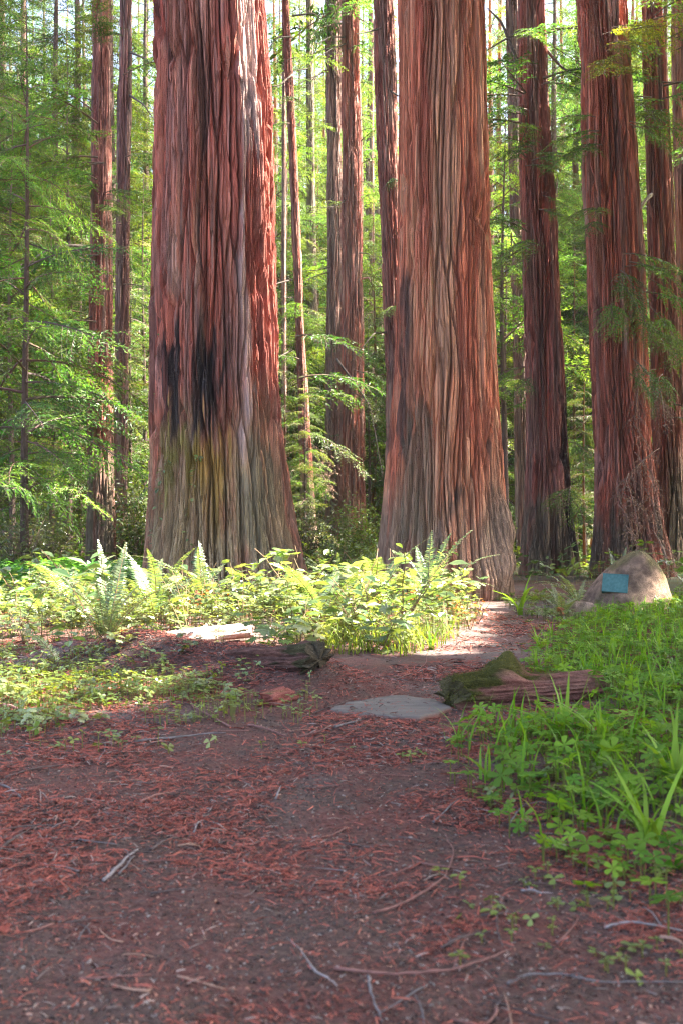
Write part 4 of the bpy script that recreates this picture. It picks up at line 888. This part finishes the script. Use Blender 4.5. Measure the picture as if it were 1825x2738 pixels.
# ------------------------------------------------------------------ ground cover and grass
def clover(n=3, w=.9):
    v, f = [], []
    for k_ in range(n):
        a = 2*PI*k_/n; R = rotz(a); o = len(v)
        v += list((np.array([[0, 0, 0], [.4, .28*w, .05], [.85, .36*w, .02], [.95, 0, .0], [.85, -.36*w, .02], [.4, -.28*w, .05]]))@R.T); f += [[o, o+1, o+2], [o, o+2, o+3], [o, o+3, o+4], [o, o+4, o+5]]
    return np.array(v), np.array(f)
CL_V, CL_F = clover(3); CM_V, CM_F = clover(5, .75)
rngG = np.random.default_rng(5)
def cover(name, label, n, xs, ys, dens, hr, size, c0, c1, tmpl, seed, mat=M_BROAD):
    rng = np.random.default_rng(seed); x = rng.uniform(*xs, n); y = rng.uniform(*ys, n)
    k_ = rng.random(n) < dens(x, y); x, y = x[k_], y[k_]; m = len(x); h = rng.uniform(hr[0], hr[1], m)*(.5+noise3(x*2, y*2, 0, seed))
    p = np.stack([x, y, hgt(x, y)+h], -1); az = rng.uniform(0, 6.28, m); d = np.stack([np.cos(az), np.sin(az), np.zeros(m)], -1)
    q = rng.random((m, 1)); b = Batch()
    b.scatter(tmpl[0], tmpl[1], p, frames(d, np.array([0, 0, 1.0])+rng.normal(0, .38, (m, 3))), size*rng.uniform(.5, 1.3, m), (np.array(c0)*(1-q)+np.array(c1)*q)*rng.uniform(.75, 1.25, (m, 1)))
    # stalks
    st = np.array([[0, 0, 0], [.004, 0, 0], [.003, 0, 1], [-.001, 0, 1.0]]); b.scatter(st, TW_F, p-np.array([0, 0, 1])*h[:, None]-[0, 0, .01], np.tile(np.eye(3), (m, 1, 1)), np.stack([np.ones(m), np.ones(m), h+.01], -1), np.tile([.12, .13, .04], (m, 1)))
    return tag(b.build(name, mat), label, 'ground cover', kind='stuff')
def wband(x, y): return sstep(8.0, 8.8, y)*sstep(15.5, 14, y)*sstep(.15, -.25, x-band_edge(y))
cover('ground_cover', 'low bright leaves carpeting the sunlit patch', 16000, (-6, 3), (8, 16), lambda x, y: wband(x, y)*(.35+.65*sstep(.35, .55, fbm(x*1.2, y*1.2, 0, 2, 4)))*np.where((x < -.55) & (x > -2.0) & (y < 9.6), .25, 1), (.02, .24), .05, (.10, .17, .05), (.25, .28, .13), (CL_V, CL_F), 1)
cover('ground_cover', 'three-leaved clover scattered over the litter on the left', 9000, (-3.2, .1), (4.0, 8.4),
      lambda x, y: sstep(.0, -.7, x+.10*(y-6))*sstep(4.4, 5.4, y)*sstep(.42, .60, fbm(x*1.6, y*1.6, 0, 3, 14)+.12*sstep(-.4, -1.6, x)-.04-.25*np.exp(-hump(x, y)**2/.12)), (.015, .09), .032, (.10, .17, .04), (.17, .21, .04), (CL_V, CL_F), 2)
clear_log = lambda x, y: np.where((x > .55) & (x < 1.45) & (y > 5.0) & (y < 6.3), np.where(y < 5.45, .35*(x > .75), .0), 1.0)
bankw = lambda x, y: sstep(-.05, .45, x-bank_edge(y)-.12*(fbm(x*3, y*3, 0, 2, 6)-.5)*2)
cover('ground_cover', 'dense shaded green leaves covering the right bank', 32000, (.3, 7.5), (2.2, 15), lambda x, y: bankw(x, y)*np.where(y < 3.4, .18+.6*sstep(2.3, 3.6, y), 1)*np.clip(7/(y+1), .45, 1)*(x < .36*y+.5)*clear_log(x, y), (.01, .13), .043, (.06, .15, .014), (.17, .27, .022), (CM_V, CM_F), 3, M_GRASS)
cover('ground_cover', 'sparse seedlings along the near edge of the path', 3500, (.2, 2.2), (2.2, 4.6), lambda x, y: .35*sstep(-.45, .1, x-bank_edge(y))*sstep(.45, .6, fbm(x*4, y*4, 0, 2, 26)), (.01, .05), .026, (.09, .16, .03), (.14, .20, .03), (CL_V, CL_F), 4)
cover('ground_cover', 'low leaves and seedlings between path and boulder', 2200, (1.9, 4.4), (11.2, 16.5), lambda x, y: .8*sstep(.4, .6, fbm(x*2, y*2, 0, 2, 37))*(x > band_edge(y)+.45), (.01, .16), .05, (.09, .18, .03), (.16, .24, .04), (CM_V, CM_F), 8)
cover('ground_cover', 'vivid green carpet of low leaves beyond the ferns at far left', 12000, (-9, -3.6), (14.5, 24), lambda x, y: np.ones_like(x)*sstep(-3.4, -4.4, x), (.05, .35), .10, (.05, .15, .03), (.08, .19, .03), (CL_V, CL_F), 5)
cover('ground_cover', 'undergrowth leaves covering the forest floor among the distant trunks', 15000, (-20, 22), (18, 55), lambda x, y: np.clip(.8*(abs(x) < .37*y+1)*(.35+.65*sstep(.4, .55, fbm(x*.4, y*.4, 0, 2, 33))), 0, 1), (.05, .6), .16, (.06, .12, .025), (.12, .17, .03), (CL_V, CL_F), 6)

def blade(bend, n=5, w=.022):
    t = np.linspace(0, 1, n); x = bend*t**2; z = t*(1-.35*bend*t); ww = w*(1-t**2.2)+.0008
    v = np.concatenate([np.stack([x, ww, z], -1), np.stack([x, -ww, z], -1)]); f = np.array([[i, i+1, n+i+1, n+i] for i in range(n-1)]); return v, f
BL = [blade(.25), blade(.6), blade(1.0)]
def grass(name, label, n, xs, ys, dens, hl, c0, c1, seed, wide=1.0):
    rng = np.random.default_rng(seed); x = rng.uniform(*xs, n); y = rng.uniform(*ys, n); k_ = rng.random(n) < dens(x, y); x, y = x[k_], y[k_]; b = Batch(); ty = rng.integers(0, 3, len(x))
    for k2 in range(3):
        s_ = ty == k2; m = s_.sum(); p = np.stack([x[s_], y[s_], hgt(x[s_], y[s_])-.01], -1); az = rng.uniform(0, 6.28, m)
        R = np.stack([rotz(a) for a in az]) if m else np.zeros((0, 3, 3)); h = rng.uniform(*hl, m); q = rng.random((m, 1))
        b.scatter(BL[k2][0], BL[k2][1], p, R, np.stack([h, h*wide, h], -1), (np.array(c0)*(1-q)+np.array(c1)*q)*rng.uniform(.8, 1.2, (m, 1)))
    return tag(b.build(name, M_GRASS), label, 'grass', kind='stuff')
gdens = lambda x, y: bankw(x, y)*sstep(.42, .58, fbm(x*1.1, y*1.1, 0, 2, 44))*(x < .36*y+.4)
grass('grass', 'long green grass blades growing over the right bank', 9500, (.3, 6.5), (3.2, 13.5), lambda x, y: np.clip(gdens(x, y)+.12*bankw(x, y)*(x < .36*y+.4), 0, 1)*clear_log(x, y), (.10, .30), (.09, .20, .012), (.15, .26, .018), 1)
grass('grass', 'grass blades standing along the near edge of the sunlit plants', 900, (-.2, 1.5), (8.2, 9.6), lambda x, y: .8*(x < band_edge(y)+.05), (.12, .32), (.12, .18, .03), (.18, .22, .04), 2)

def tussock(label, p, n, ln, seed, bends=(.25, .6, 1.0), name='grass_tussock', az0=None):
    rng = np.random.default_rng(seed); r = thing(name, label, 'grass tuft', (p[0], p[1], p[2]-.015), group='grass tufts')
    for i in range(n):
        k_ = int(rng.integers(3)); o = link('blade', BLADE_ME[k_], r); s_ = ln*rng.uniform(.6, 1.15); o.scale = (s_, s_*rng.uniform(.8, 1.2), s_)
        o.rotation_euler = (rng.uniform(-.2, .2), rng.uniform(0, .25), rng.uniform(0, 6.28) if az0 is None else math.radians(az0)+rng.normal(0, .6)); o.location = tuple(rng.normal(0, .012, 3)*[1, 1, 0])
    return r
BLADE_ME = []
for v_, f_ in [blade(.25, 7, .03), blade(.6, 7, .03), blade(1.0, 7, .028)]:
    b = Batch(); b.add(v_, f_, np.array([.15, .27, .03])); BLADE_ME.append(b.mesh('blade', M_GRASS))
for lb, p, n, ln, sd in [('bright broad-bladed grass tuft between slab and mossy log', gpt(1225, 1985), 8, .22, 1), ('broad grass tuft at the path edge below the log', gpt(1300, 2090), 9, .22, 2),
      ('large broad grass tuft near the right edge in the foreground', gpt(1740, 2255), 13, .34, 3), ('tall grass tuft in the middle of the green bank', gpt(1500, 1985), 12, .34, 4), ('tall grass tuft right of the mossy log', gpt(1610, 2010), 12, .36, 5),
      ('arching grass tuft at the right edge above the foreground', gpt(1800, 2120), 12, .36, 6), ('grass tuft on the bank crest left of the boulder', gpt(1440, 1735), 14, .26, 7), ('grass tuft on the bank crest below the boulder', gpt(1590, 1760), 14, .22, 8),
      ('grass tuft at the right edge of the bank crest', gpt(1770, 1760), 14, .24, 9), ('thin yellowish seeding grass beside the smooth redwood foot', gp(1390, 12.5), 7, .75, 10), ('green tuft at the near edge of the sunlit plants', gp(1150, 8.7), 12, .34, 11), ('drooping tuft over the upper path edge', gpt(1440, 1800), 14, .22, 12)]:
    tussock(lb, p, n, ln, sd)

# ------------------------------------------------------------------ needle litter
def litter():
    rng = np.random.default_rng(9); b = Batch()
    sets = [(50000, 1.9, 3.0, .024, .0011), (62000, 2.8, 4.6, .032, .0014), (72000, 4.4, 7.6, .042, .0020), (40000, 7.2, 13, .062, .0034)]
    tv = np.array([[0, -1, 0], [0, 1, 0], [.5, 1, .10], [.5, -1, .10], [1, .5, .02], [1, -.5, .02]]); tf = np.array([[0, 3, 2, 1], [3, 5, 4, 2]])
    for n, y0, y1, ln, w in sets:
        y = y0+(y1-y0)*rng.random(n)**.8; x = rng.uniform(-.37, .37, n)*y
        patch = fbm(x*1.7, y*1.7, 0, 3, 61)
        k_ = (rng.random(n) < (.10+.9*sstep(.40, .62, patch))*(1-.45*np.exp(-((x+.05*y)/(.16*y))**2))+.8*np.exp(-hump(x, y)**2/.16))
        x, y, patch = x[k_], y[k_], patch[k_]; m = len(x)
        L_ = ln*rng.lognormal(-.2, .5, m); az = rng.uniform(0, 6.28, m); d = np.stack([np.cos(az), np.sin(az), rng.normal(.03, .12, m)], -1)
        pz = hgt(x, y)+np.abs(rng.normal(0, .006, m))+.002
        rd = rng.random((m, 1)); col = np.where(rd < .55, np.array([.24, .068, .046]), np.where(rd < .84, np.array([.075, .05, .042]), np.where(rd < .94, np.array([.21, .16, .135]), np.array([.31, .10, .065]))))*rng.uniform(.6, 1.35, (m, 1))
        b.scatter(tv, tf, np.stack([x, y, pz], -1), frames(d, np.array([0, 0, 1.0])+rng.normal(0, .5, (m, 3))), np.stack([L_, w*rng.uniform(.6, 1.6, m), L_], -1), col)
    # chips and crumbs
    n = 26000; y = 1.9+5.5*rng.random(n)**1.2; x = rng.uniform(-.37, .37, n)*y; az = rng.uniform(0, 6.28, n); rd = rng.random((n, 1))
    col = np.where(rd < .5, np.array([.06, .043, .036]), np.where(rd < .8, np.array([.16, .075, .052]), np.where(rd < .95, np.array([.17, .145, .125]), np.array([.3, .17, .12]))))*rng.uniform(.6, 1.3, (n, 1))
    b.scatter(tv*[1, 1, 2.2], tf, np.stack([x, y, hgt(x, y)+.001], -1), frames(np.stack([np.cos(az), np.sin(az), rng.normal(0, .2, n)], -1), np.array([0, 0, 1.0])+rng.normal(0, .5, (n, 3))), np.stack([rng.uniform(.004, .014, n), rng.uniform(.0015, .004, n), np.full(n, .012)], -1), col)
    # dead redwood sprays with their needles still on
    ns = 2600; y = 2.15+5*rng.random(ns)**1.3; x = rng.uniform(-.37, .37, ns)*y; ok = fbm(x*1.7, y*1.7, 0, 3, 61)+.10*np.abs(x/y)/.34 > .51; x, y = x[ok], y[ok]; ns = len(x)
    az = rng.uniform(0, 6.28, ns); sl = rng.uniform(.05, .13, ns)
    for j in range(12):
        for sd in (-1, 1):
            t = (j+.5)/12; a = az+sd*math.radians(48); bx = x+np.cos(az)*sl*t; by = y+np.sin(az)*sl*t
            d = np.stack([np.cos(a), np.sin(a), rng.uniform(-.1, .35, ns)], -1); col = np.array([.27, .07, .045])*rng.uniform(.5, 1.3, (ns, 1))
            b.scatter(tv, tf, np.stack([bx, by, hgt(bx, by)+.007], -1), frames(d, np.tile([0, 0, 1.0], (ns, 1))), np.stack([sl*.17*(1.1-t*.6), np.full(ns, .0014), sl*.15], -1), col)
    return tag(b.build('needle_litter', M_LITTER), 'red-brown needle and twig litter strewn over the path', 'litter', kind='stuff')
litter()

# ------------------------------------------------------------------ sticks on the ground
def stick(label, pts, r, col, name='fallen_stick', lift=.0, twigs=0, seed=0):
    rng = np.random.default_rng(seed); q = np.array([gpt(*p) for p in pts]); n = max(10, len(q)*5); t = np.linspace(0, 1, n); u = np.linspace(0, 1, len(q))
    c = np.stack([np.interp(t, u, q[:, i]) for i in range(3)], -1)
    for _ in range(3): c[1:-1] = (c[:-2]+2*c[1:-1]+c[2:])/4
    c[:, :2] += rng.normal(0, r*.35, (n, 2)); c[:, 2] = hgt(c[:, 0], c[:, 1])+r*.9+lift*np.sin(t*PI)+.004
    rt = thing(name, label, 'stick', c[0], group='sticks on the litter'); b = Batch(); b.tube(c-c[0], r*(1-.55*t)*(1+.15*rng.normal(0, 1, n)), 7, np.array(col)); b.build('wood', M_WOOD, rt, True)
    for k_ in range(twigs):
        i = int(rng.integers(n//4, n-2)); a = rng.uniform(0, 6.28); e = np.array([math.cos(a), math.sin(a), .25])*rng.uniform(.06, .16); b = Batch(); b.tube(np.array([c[i], c[i]+e*.5+[0, 0, .01], c[i]+e])-c[0], [r*.5, r*.35, r*.15], 5, np.array(col)); b.build('side_twig', M_WOOD, rt, True)
GREY, TAN, RBR, DRK, PAL_ = (.13, .115, .11), (.27, .16, .11), (.17, .085, .068), (.085, .062, .054), (.20, .175, .165)
for i, a in enumerate([
 ('long grey stick lying below the clover left of centre', [(361, 1991), (436, 1984), (517, 1974), (603, 1965)], .010, GREY), ('kinked brown branch running up from the grey stick', [(617, 1951), (568, 1925), (517, 1899), (488, 1856)], .011, RBR),
 ('curved brown branch right of the kinked one', [(665, 1945), (700, 1955), (740, 1967), (770, 1976)], .010, RBR), ('smooth pinkish stick at the left edge', [(-10, 1882), (55, 1903), (105, 1915)], .014, (.5, .25, .2)),
 ('hooked grey twig in the left litter', [(262, 2042), (283, 2010), (281, 1985)], .005, GREY), ('long thin dark twig sweeping in from the left edge', [(15, 2085), (110, 2060), (215, 2050), (270, 2030)], .006, DRK),
 ('thin dark twig ending at the left tip of the slab', [(800, 1925), (875, 1900), (940, 1872)], .006, DRK), ('bent grey stick at the left edge of the foreground', [(-8, 2100), (30, 2120), (58, 2140)], .009, GREY),
 ('dark branch slanting up from the left edge', [(-8, 2292), (60, 2240), (125, 2200)], .008, DRK), ('straight dark stick lying level at the left edge', [(-8, 2228), (80, 2222), (168, 2215)], .007, DRK),
 ('thick pale forked stick in the left foreground', [(280, 2362), (320, 2332), (368, 2280)], .009, PAL_), ('thin stick lying along the pale forked one', [(318, 2346), (345, 2318), (362, 2296)], .005, GREY),
 ('short dark stick right of the pale forked one', [(405, 2278), (440, 2262), (480, 2248)], .007, DRK), ('short tan stick in the middle of the path', [(475, 2270), (505, 2270), (538, 2273)], .006, TAN),
 ('stubby brown stick in the path left of centre', [(375, 2155), (415, 2138), (458, 2126)], .009, RBR), ('hooked pale twig beside the tan stick', [(520, 2232), (528, 2212), (547, 2200)], .005, PAL_),
 ('thin brown stick lying left of the dark short one', [(240, 2242), (295, 2230), (350, 2220)], .004, RBR), ('white curved twig at the bottom centre', [(828, 2588), (855, 2625), (905, 2648)], .0055, PAL_),
 ('small pale chip of wood beside the path centre', [(738, 2140), (745, 2125), (752, 2108)], .006, PAL_), ('long reddish stick curving across the bottom right of centre', [(895, 2602), (1000, 2615), (1130, 2618), (1215, 2612), (1300, 2580), (1362, 2548)], .006, RBR),
 ('pale stick running off the bottom edge', [(983, 2620), (990, 2670), (1020, 2745)], .006, GREY), ('long grey twig wavering at the bottom right', [(1355, 2645), (1400, 2622), (1480, 2620), (1600, 2645), (1830, 2638)], .005, GREY),
 ('long brown stick arcing through the right middle foreground', [(1000, 2450), (1080, 2425), (1160, 2380), (1200, 2340), (1212, 2285), (1190, 2240)], .006, RBR), ('dark straight stick right of centre in the foreground', [(1175, 2547), (1245, 2520), (1315, 2498)], .006, DRK),
 ('short white stick in the right foreground litter', [(1393, 2390), (1420, 2394), (1448, 2400)], .006, PAL_), ('pale stick reaching in from the right edge', [(1612, 2492), (1680, 2482), (1835, 2502)], .006, PAL_),
 ('thin grey stick pointing up toward the bank', [(1158, 2205), (1195, 2172), (1232, 2138)], .005, GREY), ('bluish grey stick lying at the bank edge', [(1358, 2212), (1385, 2178), (1412, 2150)], .006, GREY),
 ('tan stick end at the lower right edge', [(1768, 2520), (1800, 2532), (1835, 2548)], .009, TAN), ('thin curved twig on the path beyond the slab', [(1055, 1820), (1110, 1805), (1138, 1780), (1140, 1755)], .006, RBR),
 ('short stick lying just beyond the slab', [(1040, 1868), (1055, 1862), (1066, 1856)], .008, RBR), ('brown twig below the left corner of the slab', [(800, 1975), (860, 1965), (915, 1935)], .007, RBR),
 ('grey driftwood splinter in front of the slab', [(895, 1950), (930, 1942), (962, 1932)], .010, GREY), ('pale stick leaning right behind the mossy log', [(1425, 1838), (1500, 1832), (1580, 1836), (1650, 1850)],   .016, (.22, .17, .155))]):
    stick(a[0], a[1], a[2]*.66, a[3], twigs=(1 if a[2] < .007 and i % 2 else 0), seed=i, lift=.03 if i == 33 else .006)
for i in range(150):
    y = 2+6*rngP.random()**1.4; x = rngP.uniform(-.36, .36)*y
    if x > bank_edge(y)-.05: continue
    a = rngP.uniform(0, 6.28); ln = rngP.uniform(.06, .22); m = 6; t = np.linspace(0, 1, m); cv = rngP.normal(0, .25)
    c = np.stack([x+np.cos(a+cv*t)*ln*t, y+np.sin(a+cv*t)*ln*t, np.zeros(m)], -1); c[:, 2] = hgt(c[:, 0], c[:, 1])+.007
    b = Batch(); rr = rngP.uniform(.002, .0042); b.tube(c-c[0], rr*(1-.5*t), 5, np.array([GREY, RBR, DRK, TAN][int(rngP.integers(4))])*rngP.uniform(.8, 1.2))
    o = b.build('twig', M_WOOD, None, True); o.location = tuple(c[0]); tag(o, 'small twig lying in the needle litter of the path', 'twig', 'small twigs on the path')

# ------------------------------------------------------------------ vine climbing the charred redwood
def vine(label, pts, n, ll, seed):
    rng = np.random.default_rng(seed); q = np.array([P(*p) for p in pts]); r = thing('climbing_vine', label, 'vine', q[0], group='vines on the charred redwood')
    t = np.linspace(0, 1, 30); u = np.linspace(0, 1, len(q)); c = np.stack([np.interp(t, u, q[:, i]) for i in range(3)], -1)+rng.normal(0, .012, (30, 3))-q[0]
    b = Batch(); b.tube(c, .006, 4, (.2, .13, .07), cap=False); b.build('stem', M_TWIG, r)
    for i in range(n):
        k_ = int(rng.integers(0, 30)); o = link('leaf', LEAF_ME[3+i % 2], r); a = rng.uniform(-2.8, -.3); s_ = ll*rng.uniform(.6, 1.3)
        o.location = tuple(c[k_]+[math.cos(a)*.03, -.03, 0]); o.rotation_euler = (rng.uniform(-.6, .6), rng.uniform(-.2, .7), a); o.scale = (s_, s_, s_)
vine('vine of small green leaves up the left edge of the charred redwood', [(432, 1320, 16.95), (428, 1000, 16.95), (432, 800, 16.95), (436, 620, 16.9)], 60, .09, 1)
vine('leafy vine winding up the lower left front of the charred redwood', [(400, 1590, 16.6), (420, 1400, 16.5), (430, 1280, 16.5), (450, 1220, 16.4)], 34, .10, 2)
vine('leafy vine hanging on the front of the charred redwood', [(505, 1500, 16.15), (510, 1350, 16.15), (530, 1230, 16.15), (535, 1220, 16.15)], 26, .10, 3)


# ------------------------------------------------------------------ thin sunlit air
hz, hnt, HN, HL, HB = newmat('haze_air'); HN.remove(HB)
hv = HN.new('ShaderNodeVolumePrincipled'); hv.inputs['Color'].default_value = (.95, .97, 1, 1); hv.inputs['Density'].default_value = .0002
HL.new(hv.outputs[0], HN['Material Output'].inputs['Volume'])
b = Batch(); box(b, -430, 430, -32, 710, -2.5, 95, (1, 1, 1)); o = b.build('haze', hz); tag(o, 'thin sunlit haze hanging in the forest air', 'haze', kind='stuff')
